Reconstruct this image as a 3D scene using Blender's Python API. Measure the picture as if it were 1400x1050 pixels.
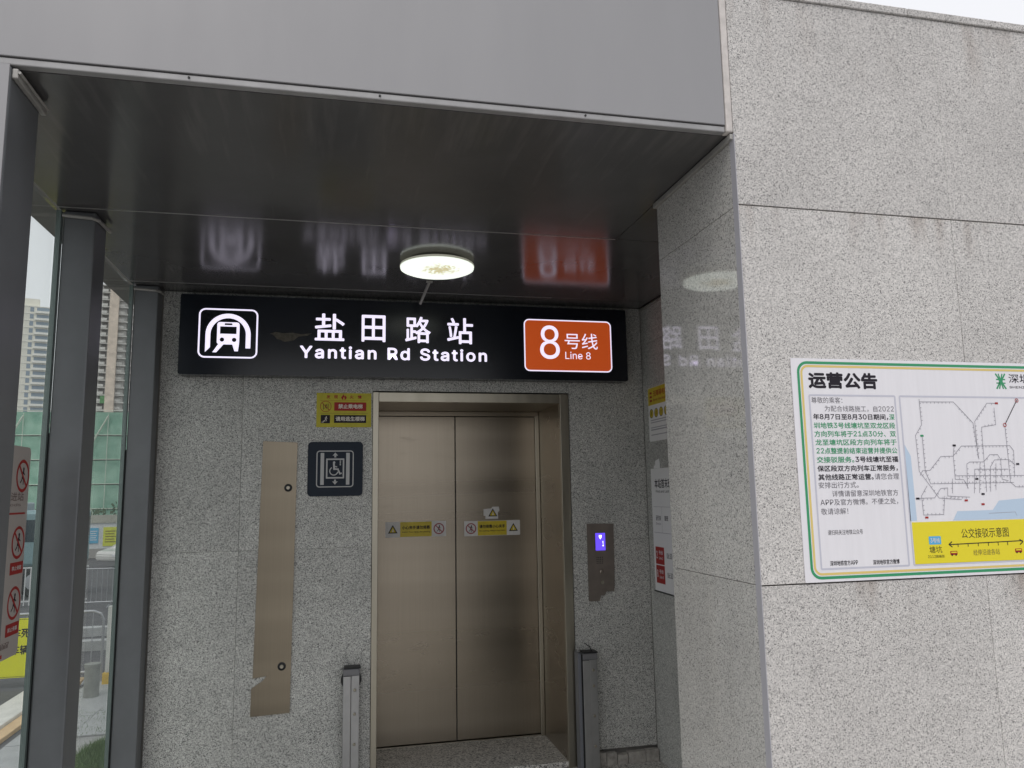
import bpy, bmesh, math, random
from mathutils import Matrix, Vector
random.seed(7)
S = bpy.context.scene
for o in list(bpy.data.objects): bpy.data.objects.remove(o)
COL = S.collection

# ------------------------------------------------------------------ camera
cd = bpy.data.cameras.new('camera'); cam = bpy.data.objects.new('camera', cd); COL.objects.link(cam)
cd.sensor_width = 36.0; cd.lens = 36.0*1054.22/1400.0; cd.clip_end = 3000; cd.clip_start = 0.02
R3 = Matrix(((0.97518449, -0.01441648, -0.22092392), (-0.22074533, -0.13963473, -0.96528423), (-0.01693266, 0.9900981, -0.13935199)))
cam.matrix_world = Matrix.Translation((0, 0, 1.5)) @ R3.to_4x4()
S.camera = cam
S.render.resolution_x = 1024; S.render.resolution_y = 768
# ------------------------------------------------------------------ sky, sun, exposure
SUN_EL, SUN_AZ = math.radians(58), math.radians(205)
W = bpy.data.worlds.new('World'); S.world = W; W.use_nodes = True
wn = W.node_tree.nodes; wl = W.node_tree.links; wn.clear()
sky = wn.new('ShaderNodeTexSky'); sky.sky_type = 'NISHITA'; sky.sun_disc = False
sky.sun_elevation = SUN_EL; sky.sun_rotation = SUN_AZ; sky.air_density = 1.2; sky.dust_density = 4.0; sky.ozone_density = 1.0
hs = wn.new('ShaderNodeHueSaturation'); hs.inputs['Saturation'].default_value = 0.45
mxw = wn.new('ShaderNodeMix'); mxw.data_type = 'RGBA'; mxw.inputs[0].default_value = 0.72
mxw.inputs[7].default_value = (10.2, 10.2, 10.5, 1)          # even cloud cover
bg = wn.new('ShaderNodeBackground'); bg.inputs[1].default_value = 0.092
wo = wn.new('ShaderNodeOutputWorld')
wl.new(sky.outputs[0], hs.inputs['Color']); wl.new(hs.outputs[0], mxw.inputs[6]); wl.new(mxw.outputs[2], bg.inputs[0]); wl.new(bg.outputs[0], wo.inputs[0])
sl = bpy.data.lights.new('sun', 'SUN'); sl.energy = 0.6; sl.angle = math.radians(25); sl.color = (1, .97, .93)
so = bpy.data.objects.new('sun', sl); COL.objects.link(so)
sd = Vector((math.sin(SUN_AZ)*math.cos(SUN_EL), math.cos(SUN_AZ)*math.cos(SUN_EL), math.sin(SUN_EL)))
so.rotation_euler = sd.to_track_quat('Z', 'Y').to_euler(); so.location = (0, -6, 12)
S.view_settings.view_transform = 'Standard'; S.view_settings.look = 'None'; S.view_settings.gamma = 1
S.view_settings.use_curve_mapping = False; S.view_settings.exposure = 0.32

# ------------------------------------------------------------------ materials
MATS = {}
def mat(name, col=(.5, .5, .5), rough=.6, metal=0.0, emit=0.0, ecol=None, spec=.5, coat=0.0, aniso=0.0, var=0.0, vscale=6.0, vstretch=(1, 1, 1), rvar=0.0, bump=0.0, bscale=60.0):
    if name in MATS: return MATS[name]
    m = bpy.data.materials.new(name); m.use_nodes = True; nt = m.node_tree; N = nt.nodes; L = nt.links
    p = N['Principled BSDF']
    p.inputs['Base Color'].default_value = (*col, 1); p.inputs['Roughness'].default_value = rough
    p.inputs['Metallic'].default_value = metal; p.inputs['Specular IOR Level'].default_value = spec
    p.inputs['Coat Weight'].default_value = coat; p.inputs['Anisotropic'].default_value = aniso
    if emit:
        p.inputs['Emission Color'].default_value = (*(ecol or col), 1); p.inputs['Emission Strength'].default_value = emit
    if var or rvar or bump:
        tc = N.new('ShaderNodeTexCoord'); mp = N.new('ShaderNodeMapping'); mp.inputs['Scale'].default_value = vstretch
        L.new(tc.outputs['Object'], mp.inputs[0])
        nz = N.new('ShaderNodeTexNoise'); nz.inputs['Scale'].default_value = vscale; nz.inputs['Detail'].default_value = 2 if 'steel' in name else 6; nz.inputs['Roughness'].default_value = .62
        L.new(mp.outputs[0], nz.inputs['Vector'])
        if var:
            r = N.new('ShaderNodeMapRange'); r.inputs[1].default_value = .3; r.inputs[2].default_value = .7
            r.inputs[3].default_value = 1-var; r.inputs[4].default_value = 1+var; L.new(nz.outputs[0], r.inputs[0])
            v = N.new('ShaderNodeVectorMath'); v.operation = 'SCALE'; v.inputs[0].default_value = col; L.new(r.outputs[0], v.inputs['Scale'])
            L.new(v.outputs[0], p.inputs['Base Color'])
        if rvar:
            r2 = N.new('ShaderNodeMapRange'); r2.inputs[1].default_value = .3; r2.inputs[2].default_value = .7
            r2.inputs[3].default_value = max(.02, rough-rvar); r2.inputs[4].default_value = rough+rvar; L.new(nz.outputs[0], r2.inputs[0]); L.new(r2.outputs[0], p.inputs['Roughness'])
        if bump:
            n3 = N.new('ShaderNodeTexNoise'); n3.inputs['Scale'].default_value = bscale; n3.inputs['Detail'].default_value = 4; L.new(mp.outputs[0], n3.inputs['Vector'])
            b = N.new('ShaderNodeBump'); b.inputs['Strength'].default_value = bump; b.inputs['Distance'].default_value = .01
            L.new(n3.outputs[0], b.inputs['Height']); L.new(b.outputs[0], p.inputs['Normal'])
    MATS[name] = m; return m

def granite(name, scale, cols, rough, bump=.25, warm=(1, 1, 1), gain=1.0, stain=.10, drip=False):
    m = bpy.data.materials.new(name); m.use_nodes = True; nt = m.node_tree; N = nt.nodes; L = nt.links; p = N['Principled BSDF']
    tc = N.new('ShaderNodeTexCoord'); oi = N.new('ShaderNodeObjectInfo')
    off = N.new('ShaderNodeVectorMath'); off.operation = 'SCALE'; off.inputs[0].default_value = (37, 19, 53); L.new(oi.outputs['Random'], off.inputs['Scale'])
    ad = N.new('ShaderNodeVectorMath'); ad.operation = 'ADD'; L.new(tc.outputs['Object'], ad.inputs[0]); L.new(off.outputs[0], ad.inputs[1])
    # warp so grains are irregular
    wz = N.new('ShaderNodeTexNoise'); wz.inputs['Scale'].default_value = scale*.9; wz.inputs['Detail'].default_value = 2; L.new(ad.outputs[0], wz.inputs['Vector'])
    ws = N.new('ShaderNodeVectorMath'); ws.operation = 'SCALE'; ws.inputs['Scale'].default_value = .3/scale; L.new(wz.outputs['Color'], ws.inputs[0])
    wa = N.new('ShaderNodeVectorMath'); wa.operation = 'ADD'; L.new(ad.outputs[0], wa.inputs[0]); L.new(ws.outputs[0], wa.inputs[1])
    v = N.new('ShaderNodeTexVoronoi'); v.inputs['Scale'].default_value = scale; L.new(wa.outputs[0], v.inputs['Vector'])
    sp = N.new('ShaderNodeSeparateColor'); L.new(v.outputs['Color'], sp.inputs[0])
    cr = N.new('ShaderNodeValToRGB'); e = cr.color_ramp.elements
    while len(e) > 1: e.remove(e[0])
    e[0].position = cols[0][0]; e[0].color = (*[c*gain*w for c, w in zip(cols[0][1], warm)], 1)
    for pos, c in cols[1:]:
        k = e.new(pos); k.color = (*[a*gain*w for a, w in zip(c, warm)], 1)
    L.new(sp.outputs[0], cr.inputs[0])
    # finer grain
    v2 = N.new('ShaderNodeTexNoise'); v2.inputs['Scale'].default_value = scale*1.7; v2.inputs['Detail'].default_value = 3; L.new(ad.outputs[0], v2.inputs['Vector'])
    r2 = N.new('ShaderNodeMapRange'); r2.inputs[1].default_value = .3; r2.inputs[2].default_value = .7; r2.inputs[3].default_value = .78; r2.inputs[4].default_value = 1.2; L.new(v2.outputs[0], r2.inputs[0])
    # broad mottling, stains
    v3 = N.new('ShaderNodeTexNoise'); v3.inputs['Scale'].default_value = 2.2; v3.inputs['Detail'].default_value = 7; v3.inputs['Roughness'].default_value = .7; L.new(ad.outputs[0], v3.inputs['Vector'])
    r3 = N.new('ShaderNodeMapRange'); r3.inputs[1].default_value = .3; r3.inputs[2].default_value = .7; r3.inputs[3].default_value = 1-stain; r3.inputs[4].default_value = 1+stain*.7; L.new(v3.outputs[0], r3.inputs[0])
    r4 = N.new('ShaderNodeMapRange'); r4.inputs[3].default_value = .94; r4.inputs[4].default_value = 1.04; L.new(oi.outputs['Random'], r4.inputs[0])
    m1 = N.new('ShaderNodeMath'); m1.operation = 'MULTIPLY'; L.new(r2.outputs[0], m1.inputs[0]); L.new(r3.outputs[0], m1.inputs[1])
    m2 = N.new('ShaderNodeMath'); m2.operation = 'MULTIPLY'; L.new(m1.outputs[0], m2.inputs[0]); L.new(r4.outputs[0], m2.inputs[1])
    sc = N.new('ShaderNodeVectorMath'); sc.operation = 'SCALE'; L.new(cr.outputs[0], sc.inputs[0]); L.new(m2.outputs[0], sc.inputs['Scale'])
    L.new(sc.outputs[0], p.inputs['Base Color']); p.inputs['Roughness'].default_value = rough
    if drip:      # rust tinged water stains hanging under the horizontal joints
        sx = N.new('ShaderNodeSeparateXYZ'); L.new(tc.outputs['Object'], sx.inputs[0]); tot = None
        mpd = N.new('ShaderNodeMapping'); mpd.inputs['Scale'].default_value = (9, 9, 1.4); L.new(tc.outputs['Object'], mpd.inputs[0])
        nd = N.new('ShaderNodeTexNoise'); nd.inputs['Scale'].default_value = 1; nd.inputs['Detail'].default_value = 5; L.new(mpd.outputs[0], nd.inputs['Vector'])
        for zj, ln_ in ((2.384, .16), (1.219, .14), (3.106, .30)):
            a = N.new('ShaderNodeMapRange'); a.inputs[1].default_value = zj-ln_; a.inputs[2].default_value = zj; a.inputs[3].default_value = 0; a.inputs[4].default_value = 1; L.new(sx.outputs[2], a.inputs[0])
            c = N.new('ShaderNodeMath'); c.operation = 'LESS_THAN'; c.inputs[1].default_value = zj; L.new(sx.outputs[2], c.inputs[0])
            d = N.new('ShaderNodeMath'); d.operation = 'MULTIPLY'; L.new(a.outputs[0], d.inputs[0]); L.new(c.outputs[0], d.inputs[1])
            if tot:
                e_ = N.new('ShaderNodeMath'); L.new(tot, e_.inputs[0]); L.new(d.outputs[0], e_.inputs[1]); tot = e_.outputs[0]
            else: tot = d.outputs[0]
        nr = N.new('ShaderNodeMapRange'); nr.inputs[1].default_value = .5; nr.inputs[2].default_value = .72; L.new(nd.outputs[0], nr.inputs[0])
        mm = N.new('ShaderNodeMath'); mm.operation = 'MULTIPLY'; L.new(tot, mm.inputs[0]); L.new(nr.outputs[0], mm.inputs[1])
        ms_ = N.new('ShaderNodeMix'); ms_.data_type = 'RGBA'; ms_.blend_type = 'MULTIPLY'; ms_.inputs[7].default_value = (.62, .56, .52, 1); L.new(mm.outputs[0], ms_.inputs[0])
        L.new(sc.outputs[0], ms_.inputs[6]); L.new(ms_.outputs[2], p.inputs['Base Color'])
    if rough < .1: p.inputs['Specular IOR Level'].default_value = .85
    if bump:
        b = N.new('ShaderNodeBump'); b.inputs['Strength'].default_value = bump; b.inputs['Distance'].default_value = .002
        L.new(sp.outputs[1], b.inputs['Height']); L.new(b.outputs[0], p.inputs['Normal'])
    MATS[name] = m; return m
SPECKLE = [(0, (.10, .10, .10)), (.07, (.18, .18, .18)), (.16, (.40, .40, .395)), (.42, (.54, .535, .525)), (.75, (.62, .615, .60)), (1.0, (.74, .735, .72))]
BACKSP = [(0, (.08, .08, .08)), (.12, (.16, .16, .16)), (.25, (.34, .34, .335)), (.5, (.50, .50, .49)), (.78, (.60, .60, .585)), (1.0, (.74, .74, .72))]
G_FRONT = granite('flamed_granite_front', 390, SPECKLE, .75, gain=1.0, warm=(1.03, 1.0, .985), drip=True)
G_SIDE = granite('polished_granite', 360, SPECKLE, .045, bump=0, gain=.98, warm=(1.0, .99, .96))
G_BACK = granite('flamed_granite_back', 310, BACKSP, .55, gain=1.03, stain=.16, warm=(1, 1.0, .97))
G_FLOOR = granite('granite_floor', 150, BACKSP, .4, bump=.1, gain=1.1, warm=(1, .97, .93))

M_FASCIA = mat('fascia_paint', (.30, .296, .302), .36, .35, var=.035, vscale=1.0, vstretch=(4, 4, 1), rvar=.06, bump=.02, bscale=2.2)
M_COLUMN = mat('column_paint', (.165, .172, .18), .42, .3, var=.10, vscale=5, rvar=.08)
M_TRIM = mat('pale_trim', (.36, .35, .33), .5, .2, var=.2, vscale=14)
M_SOFFIT = mat('soffit_gloss', (.088, .086, .086), .17, 0, spec=.36, var=.12, vscale=2.2, vstretch=(1, 1, 1), rvar=.03)
_n = M_SOFFIT.node_tree.nodes; _l = M_SOFFIT.node_tree.links; _p = _n['Principled BSDF']; _src = _p.inputs['Base Color'].links[0].from_socket
_tcx = _n.new('ShaderNodeTexCoord'); _mp = _n.new('ShaderNodeMapping'); _mp.inputs['Scale'].default_value = (26, 2.2, 1); _mp.inputs['Rotation'].default_value = (0, 0, .12)
_l.new(_tcx.outputs['Object'], _mp.inputs[0]); _nz = _n.new('ShaderNodeTexNoise'); _nz.inputs['Scale'].default_value = 1; _nz.inputs['Detail'].default_value = 5; _l.new(_mp.outputs[0], _nz.inputs['Vector'])
_sx = _n.new('ShaderNodeSeparateXYZ'); _l.new(_tcx.outputs['Object'], _sx.inputs[0])
_fy = _n.new('ShaderNodeMapRange'); _fy.inputs[1].default_value = .03; _fy.inputs[2].default_value = .55; _fy.inputs[3].default_value = .09; _fy.inputs[4].default_value = -.09; _l.new(_sx.outputs[1], _fy.inputs[0])
_ad = _n.new('ShaderNodeMath'); _l.new(_nz.outputs[0], _ad.inputs[0]); _l.new(_fy.outputs[0], _ad.inputs[1])
_mr = _n.new('ShaderNodeMapRange'); _mr.inputs[1].default_value = .52; _mr.inputs[2].default_value = .78; _mr.inputs[3].default_value = 0; _mr.inputs[4].default_value = .32; _l.new(_ad.outputs[0], _mr.inputs[0])
_mx = _n.new('ShaderNodeMix'); _mx.data_type = 'RGBA'; _mx.inputs[7].default_value = (.20, .19, .18, 1); _l.new(_mr.outputs[0], _mx.inputs[0]); _l.new(_src, _mx.inputs[6]); _l.new(_mx.outputs[2], _p.inputs['Base Color'])
M_STEEL = mat('brushed_steel', (.315, .275, .22), .29, 1, var=.17, vscale=1.3, vstretch=(.10, 1, 2.6), rvar=.04, bump=.004, bscale=7)  # broad horizontal colour bands stand in for blurred reflections on the doors
M_STEEL2 = mat('frame_steel', (.42, .39, .32), .36, 1, var=.10, vscale=3, vstretch=(4, 4, .5), rvar=.06)
M_PLATE = mat('plate_steel', (.285, .245, .185), .34, 1, var=.20, vscale=1.5, vstretch=(.10, 1, 2.6), rvar=.05)
M_ALU = mat('aluminium', (.42, .42, .42), .42, .8, var=.1, vscale=9)
for _m in (M_STEEL, M_PLATE):
    _n = _m.node_tree.nodes; _l = _m.node_tree.links; _p = _n['Principled BSDF']; _src = _p.inputs['Base Color'].links[0].from_socket; _rs = _p.inputs['Roughness'].links[0].from_socket
    _tcx = _n.new('ShaderNodeTexCoord'); _mp = _n.new('ShaderNodeMapping'); _mp.inputs['Scale'].default_value = (260, 260, 2.2); _l.new(_tcx.outputs['Object'], _mp.inputs[0])
    _nz = _n.new('ShaderNodeTexNoise'); _nz.inputs['Scale'].default_value = 1; _nz.inputs['Detail'].default_value = 3; _l.new(_mp.outputs[0], _nz.inputs['Vector'])
    # scuffs and hand marks: small streaky patches
    _m2 = _n.new('ShaderNodeMapping'); _m2.inputs['Scale'].default_value = (5, 5, 16); _m2.inputs['Rotation'].default_value = (0, .2, 0); _l.new(_tcx.outputs['Object'], _m2.inputs[0])
    _n2 = _n.new('ShaderNodeTexNoise'); _n2.inputs['Scale'].default_value = 1; _n2.inputs['Detail'].default_value = 8; _n2.inputs['Roughness'].default_value = .7; _l.new(_m2.outputs[0], _n2.inputs['Vector'])
    _a = _n.new('ShaderNodeMapRange'); _a.inputs[1].default_value = .3; _a.inputs[2].default_value = .7; _a.inputs[3].default_value = .965; _a.inputs[4].default_value = 1.035; _l.new(_nz.outputs[0], _a.inputs[0])
    _v = _n.new('ShaderNodeVectorMath'); _v.operation = 'SCALE'; _l.new(_src, _v.inputs[0]); _l.new(_a.outputs[0], _v.inputs['Scale']); _l.new(_v.outputs[0], _p.inputs['Base Color'])
    _b = _n.new('ShaderNodeMapRange'); _b.inputs[1].default_value = .60; _b.inputs[2].default_value = .72; _b.inputs[3].default_value = 0; _b.inputs[4].default_value = .07; _l.new(_n2.outputs[0], _b.inputs[0])
    _c = _n.new('ShaderNodeMath'); _l.new(_rs, _c.inputs[0]); _l.new(_b.outputs[0], _c.inputs[1]); _l.new(_c.outputs[0], _p.inputs['Roughness'])
M_BLACK = mat('black_rubber', (.012, .013, .014), .5)
M_SIGNBLK = mat('sign_black', (.007, .010, .016), .22, var=.25, vscale=3)
M_GROUT = mat('joint_mortar', (.26, .25, .23), .9)
M_WHITE = mat('white_print', (.72, .72, .74), .45)
M_POSTER = mat('poster_face', (.80, .785, .82), .38, var=.03, vscale=9, vstretch=(6, 1, .4))
M_GREEN = mat('green_print', (.03, .30, .13), .45)
M_GOLD = mat('gold_print', (.74, .56, .18), .45)
M_YEL = mat('yellow_print', (.80, .68, .02), .45)
M_SYEL = mat('sticker_yellow', (.60, .47, .02), .4, var=.12, vscale=20)
M_INK = mat('dark_ink', (.022, .018, .026), .55, spec=.2)
M_GREY = mat('grey_ink', (.36, .35, .39), .5)
M_FRAMEP = mat('grey_frame_print', (.56, .56, .64), .5)
M_SEA = mat('pale_blue_print', (.50, .62, .76), .5)
M_RED = mat('red_print', (.36, .022, .018), .5, spec=.3)
M_BLUE = mat('blue_print', (.10, .42, .72), .45)
M_NAVY = mat('navy_plate', (.014, .022, .036), .5, spec=.25)
M_SIGNGREY = mat('pictogram_grey', (.50, .50, .50), .45)
M_LIT = mat('lit_letter', (.8, .76, .85), .4, emit=.78, ecol=(.84, .78, .98))
M_ORANGE = mat('lit_orange', (.55, .10, .02), .35, emit=.33, ecol=(.78, .11, .018))
M_LITBLUE = mat('screen_blue', (.05, .03, .4), .3, emit=1.0, ecol=(.13, .07, .95))
M_LITWHITE = mat('screen_white', (.9, .9, 1), .3, emit=2.0, ecol=(.8, .85, 1))
M_OFFWH = mat('offwhite_panel', (.46, .42, .39), .5, var=.06, vscale=4)
M_GALV = mat('galvanised', (.42, .43, .45), .45, .6)
M_ASPH = mat('asphalt', (.10, .10, .105), .9, var=.2, vscale=2, bump=.3, bscale=40)
M_CONC = mat('concrete', (.33, .33, .32), .85, var=.2, vscale=1.6, bump=.2)
M_TILE = mat('paving_tile', (.36, .37, .37), .8, var=.12, vscale=3)
M_STONE = mat('white_kerb_stone', (.62, .61, .57), .75, var=.10, vscale=6)
M_TACT = mat('tan_strip', (.60, .43, .25), .8, var=.12, vscale=6)

# ------------------------------------------------------------------ helpers
class MB:
    def __init__(s): s.bm = bmesh.new()
    def box(s, a, b, bevel=0.0):
        x0, x1 = sorted((a[0], b[0])); y0, y1 = sorted((a[1], b[1])); z0, z1 = sorted((a[2], b[2]))
        vs = [s.bm.verts.new(c) for c in ((x0,y0,z0),(x1,y0,z0),(x1,y1,z0),(x0,y1,z0),(x0,y0,z1),(x1,y0,z1),(x1,y1,z1),(x0,y1,z1))]
        fs = [s.bm.faces.new([vs[i] for i in f]) for f in ((0,3,2,1),(4,5,6,7),(0,1,5,4),(1,2,6,5),(2,3,7,6),(3,0,4,7))]
        if bevel:
            es = {e for f in fs for e in f.edges}
            bmesh.ops.bevel(s.bm, geom=list(es), offset=bevel, segments=2, affect='EDGES', profile=.5)
        return s
    def quad(s, pts):
        s.bm.faces.new([s.bm.verts.new(p) for p in pts]); return s
    def prism(s, pts, y0, y1):            # pts in (x, z), counter-clockwise seen from -y
        a = [s.bm.verts.new((x, y0, z)) for x, z in pts]; b = [s.bm.verts.new((x, y1, z)) for x, z in pts]
        n = len(pts)
        s.bm.faces.new(a); s.bm.faces.new(b[::-1])
        for i in range(n): s.bm.faces.new((a[i], b[i], b[(i+1) % n], a[(i+1) % n]))
        return s
    def tube(s, pts, r, n=8, cap=True):
        rings = []
        for i, p in enumerate(pts):
            p = Vector(p); d = (Vector(pts[min(i+1, len(pts)-1)]) - Vector(pts[max(i-1, 0)])).normalized()
            u = d.cross(Vector((0, 0, 1)) if abs(d.z) < .9 else Vector((1, 0, 0))).normalized(); w = d.cross(u)
            rr = r[i] if isinstance(r, (list, tuple)) else r
            rings.append([s.bm.verts.new(p + (u*math.cos(2*math.pi*k/n) + w*math.sin(2*math.pi*k/n))*rr) for k in range(n)])
        for a, b in zip(rings, rings[1:]):
            for k in range(n): s.bm.faces.new((a[k], a[(k+1) % n], b[(k+1) % n], b[k]))
        if cap: s.bm.faces.new(rings[0][::-1]); s.bm.faces.new(rings[-1])
        return s
    def lathe(s, prof, c, n=48, axis='z'):   # prof: (radius, height)
        rings = []
        for r, h in prof:
            rings.append([s.bm.verts.new((c[0]+r*math.cos(2*math.pi*k/n), c[1]+r*math.sin(2*math.pi*k/n), c[2]+h) if axis == 'z' else
                                         (c[0]+r*math.cos(2*math.pi*k/n), c[1]+h, c[2]+r*math.sin(2*math.pi*k/n))) for k in range(n)])
        for a, b in zip(rings, rings[1:]):
            for k in range(n): s.bm.faces.new((a[k], a[(k+1) % n], b[(k+1) % n], b[k]))
        s.bm.faces.new(rings[0][::-1]); s.bm.faces.new(rings[-1]); return s
    def build(s, name, m, parent=None, smooth=False, normals=True):
        if normals: bmesh.ops.recalc_face_normals(s.bm, faces=s.bm.faces)
        me = bpy.data.meshes.new(name); s.bm.to_mesh(me); s.bm.free()
        me.materials.append(m)
        if smooth:
            for f in me.polygons: f.use_smooth = True
        o = bpy.data.objects.new(name, me); COL.objects.link(o)
        if parent: o.parent = parent
        return o
def thing(name, label, cat, loc=(0, 0, 0), rz=0.0, group=None):
    o = bpy.data.objects.new(name, None); o.empty_display_size = .1; COL.objects.link(o); o.location = loc; o.rotation_euler.z = rz
    return tag(o, label, cat, group)
def tag(o, label, cat, group=None):
    o['label'] = label; o['category'] = cat
    if group: o['group'] = group
    return o
def struct(o): o['kind'] = 'structure'; return o
def stuff(o): o['kind'] = 'stuff'; return o
def copy_tree(o, parent=None):
    c = o.copy(); COL.objects.link(c)
    if parent: c.parent = parent
    for ch in list(o.children): copy_tree(ch, c)
    return c

# flat print on a board: local frame x right, z up, -y out of the face; every layer 0.4 mm proud of the last
_tc = {}
try:      # the sans serif that ships inside Blender itself; the built-in font otherwise
    FONT = bpy.data.fonts.load(bpy.utils.system_resource('DATAFILES', path='fonts')+'/Inter.woff2')
except Exception: FONT = None
def run_geo(body, bold, latin):
    c = bpy.data.curves.new('t', 'FONT'); c.body = body; c.size = 1; c.resolution_u = 3; c.space_character = 1+bold; c.fill_mode = 'FRONT'
    if FONT and latin: c.font = FONT
    o = bpy.data.objects.new('t', c); COL.objects.link(o)
    bpy.context.view_layer.update()
    me = bpy.data.meshes.new_from_object(o.evaluated_get(bpy.context.evaluated_depsgraph_get()))
    r = ([(v.co.x, v.co.y) for v in me.vertices], [list(p.vertices) for p in me.polygons])
    bpy.data.objects.remove(o); bpy.data.curves.remove(c); bpy.data.meshes.remove(me)
    return r
def text_geo(body, bold):         # bold here is extra letter spacing
    k = (body, bold)
    if k in _tc: return _tc[k]
    if '_em' not in _tc:
        v1, v2 = run_geo('田', 0, False)[0], run_geo('田田', 0, False)[0]
        _tc['_em'] = max(p[0] for p in v2) - max(p[0] for p in v1)
        _tc['_h8'] = max(p[1] for p in run_geo('8', 0, True)[0])
    runs = []
    for ch in body:
        if runs and runs[-1][0].isascii() == ch.isascii(): runs[-1] += ch
        else: runs.append(ch)
    V = []; F = []; x = 0.0
    for q in runs:
        v, f = run_geo(q, bold, q.isascii())
        if q.isascii() and v:
            sx = 1.0 if len(runs) == 1 else .80*_tc['_em']/_tc['_h8']; mn = min(p[0] for p in v)
            v = [((p[0]-mn)*sx+.05*(len(runs) > 1), p[1]*sx) for p in v]
        n = len(V); V += [(p[0]+x, p[1]) for p in v]; F += [[n+i for i in g_] for g_ in f]
        x = (max(p[0] for p in V)+.07) if q.isascii() and V else x+_tc['_em']*len(q)
    _tc[k] = (V, F); return _tc[k]
SEPARATE = {'station_name', 'logo_cutout', 'shaft_bar', 'column_frame', 'icon_field', 'red_label', 'red_box', 'ban_ring', 'bus_mark', 'logo_border', 'ladder_mark', 'band_lettering', 'bus_wheel', 'arrow', 'terminal_ring', 'map_tag', 'station_letter', 'title_character', 'line_character', 'warning_triangle', 'map_sea'}
def clusters(v, f, gap):          # split a text mesh into its characters by the gaps between them
    fx = sorted(((min(v[i][0] for i in q), max(v[i][0] for i in q), q) for q in f), key=lambda t: t[0])
    out = []; end = -1e9
    for a, b, q in fx:
        if a > end+gap: out.append([])
        out[-1].append(q); end = max(end, b)
    return out
class Print:
    def __init__(s, root, y=0.0, flip=False): s.root = root; s.y = y; s.b = {}; s.k = 0
    def _add(s, name, m, layer, vs, fs):
        if name in SEPARATE: s.k = s.k+1; name = (name, s.k)
        b = s.b.setdefault((name, m.name), ([], [], []))
        b[2].append(1)
        n = len(b[0]); yy = s.y - .0004*layer - .00002*(len(b[2]) % 12)
        b[0].extend((q[0], yy-(q[2] if len(q) > 2 else 0), q[1]) for q in vs); b[1].extend([n+i for i in f] for f in fs)
    def poly(s, name, m, layer, pts): s._add(name, m, layer, pts, [list(range(len(pts)))])
    def rect(s, name, m, layer, x0, x1, z0, z1): s.poly(name, m, layer, [(x0, z0), (x1, z0), (x1, z1), (x0, z1)])
    def rr(s, x0, x1, z0, z1, r, n=6):
        out = []
        for cx, cz, a0 in ((x1-r, z0+r, -90), (x1-r, z1-r, 0), (x0+r, z1-r, 90), (x0+r, z0+r, 180)):
            for k in range(n+1):
                a = math.radians(a0+90*k/n); out.append((cx+r*math.cos(a), cz+r*math.sin(a)))
        return out
    def rrect(s, name, m, layer, x0, x1, z0, z1, r): s.poly(name, m, layer, s.rr(x0, x1, z0, z1, r))
    def rring(s, name, m, layer, x0, x1, z0, z1, r, w):
        a = s.rr(x0, x1, z0, z1, r); b = s.rr(x0+w, x1-w, z0+w, z1-w, max(r-w, .0004)); n = len(a)
        s._add(name, m, layer, a+b, [[i, (i+1) % n, n+(i+1) % n, n+i] for i in range(n)])
    def disc(s, name, m, layer, cx, cz, r, n=24, sx=1.0):
        s.poly(name, m, layer, [(cx+sx*r*math.cos(2*math.pi*k/n), cz+r*math.sin(2*math.pi*k/n)) for k in range(n)])
    def ring(s, name, m, layer, cx, cz, r0, r1, a0=0, a1=360, n=32):
        v = []; f = []
        for k in range(n+1):
            a = math.radians(a0+(a1-a0)*k/n); v += [(cx+r0*math.cos(a), cz+r0*math.sin(a)), (cx+r1*math.cos(a), cz+r1*math.sin(a))]
        for k in range(n): f.append([2*k, 2*k+1, 2*k+3, 2*k+2])
        s._add(name, m, layer, v, f)
    def line(s, name, m, layer, pts, w):
        for (x0, z0), (x1, z1) in zip(pts, pts[1:]):
            l = math.hypot(x1-x0, z1-z0) or 1; dx, dz = (x1-x0)/l*w/2, (z1-z0)/l*w/2
            s.poly(name, m, layer, [(x0-dx+dz, z0-dz-dx), (x1+dx+dz, z1+dz-dx), (x1+dx-dz, z1+dz+dx), (x0-dx-dz, z0-dz+dx)])
    def text(s, name, m, layer, body, x0, x1, z0, z1, bold=0.0):     # fitted into the box
        v, f = text_geo(body, .17 if name == 'station_letter' else 0)
        if not v: return
        ax, bx = min(p[0] for p in v), max(p[0] for p in v); az, bz = min(p[1] for p in v), max(p[1] for p in v)
        d = (z1-z0)*bold*1.5; x0 += d; x1 -= d; z0 += d; z1 -= d
        w = [(x0+(p[0]-ax)/(bx-ax)*(x1-x0), z0+(p[1]-az)/(bz-az)*(z1-z0)) for p in v]
        sh = [(0, 0)] if not bold else [(d, 0), (0, d), (-d, 0), (0, -d), (d*.7, d*.7), (-d*.7, -d*.7), (d*.7, -d*.7), (-d*.7, d*.7)][:8 if bold > .02 else 4]
        def put(ids, fs):
            n = len(ids); V = []; F = []
            for k, (a, c) in enumerate(sh):
                V += [(w[i][0]+a, w[i][1]+c, .00001*k) for i in ids]; F += [[k*n+i for i in q] for q in fs]
            s._add(name, m, layer, V, F)
        if name in ('station_letter', 'title_character', 'line_character'):
            for g_ in clusters(w, f, (z1-z0)*(.02 if body.isascii() else .045)):
                ids = sorted({i for q in g_ for i in q}); mp_ = {i: k for k, i in enumerate(ids)}
                put(ids, [[mp_[i] for i in q] for q in g_])
            return
        put(list(range(len(w))), f)
        s.b.get((name, m.name), ([], [], []))[2].append(1)
    def done(s):
        for (name, mn), (v, f, cnt) in s.b.items():
            if isinstance(name, tuple): name = name[0]; cnt = [1]
            me = bpy.data.meshes.new(name); me.from_pydata(v, [], f); me.update()
            me.materials.append(bpy.data.materials[mn])
            o = bpy.data.objects.new(name, me); COL.objects.link(o); o.parent = s.root
            if len(cnt) > 1: o['kind'] = 'stuff'
        s.b = {}
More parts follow.
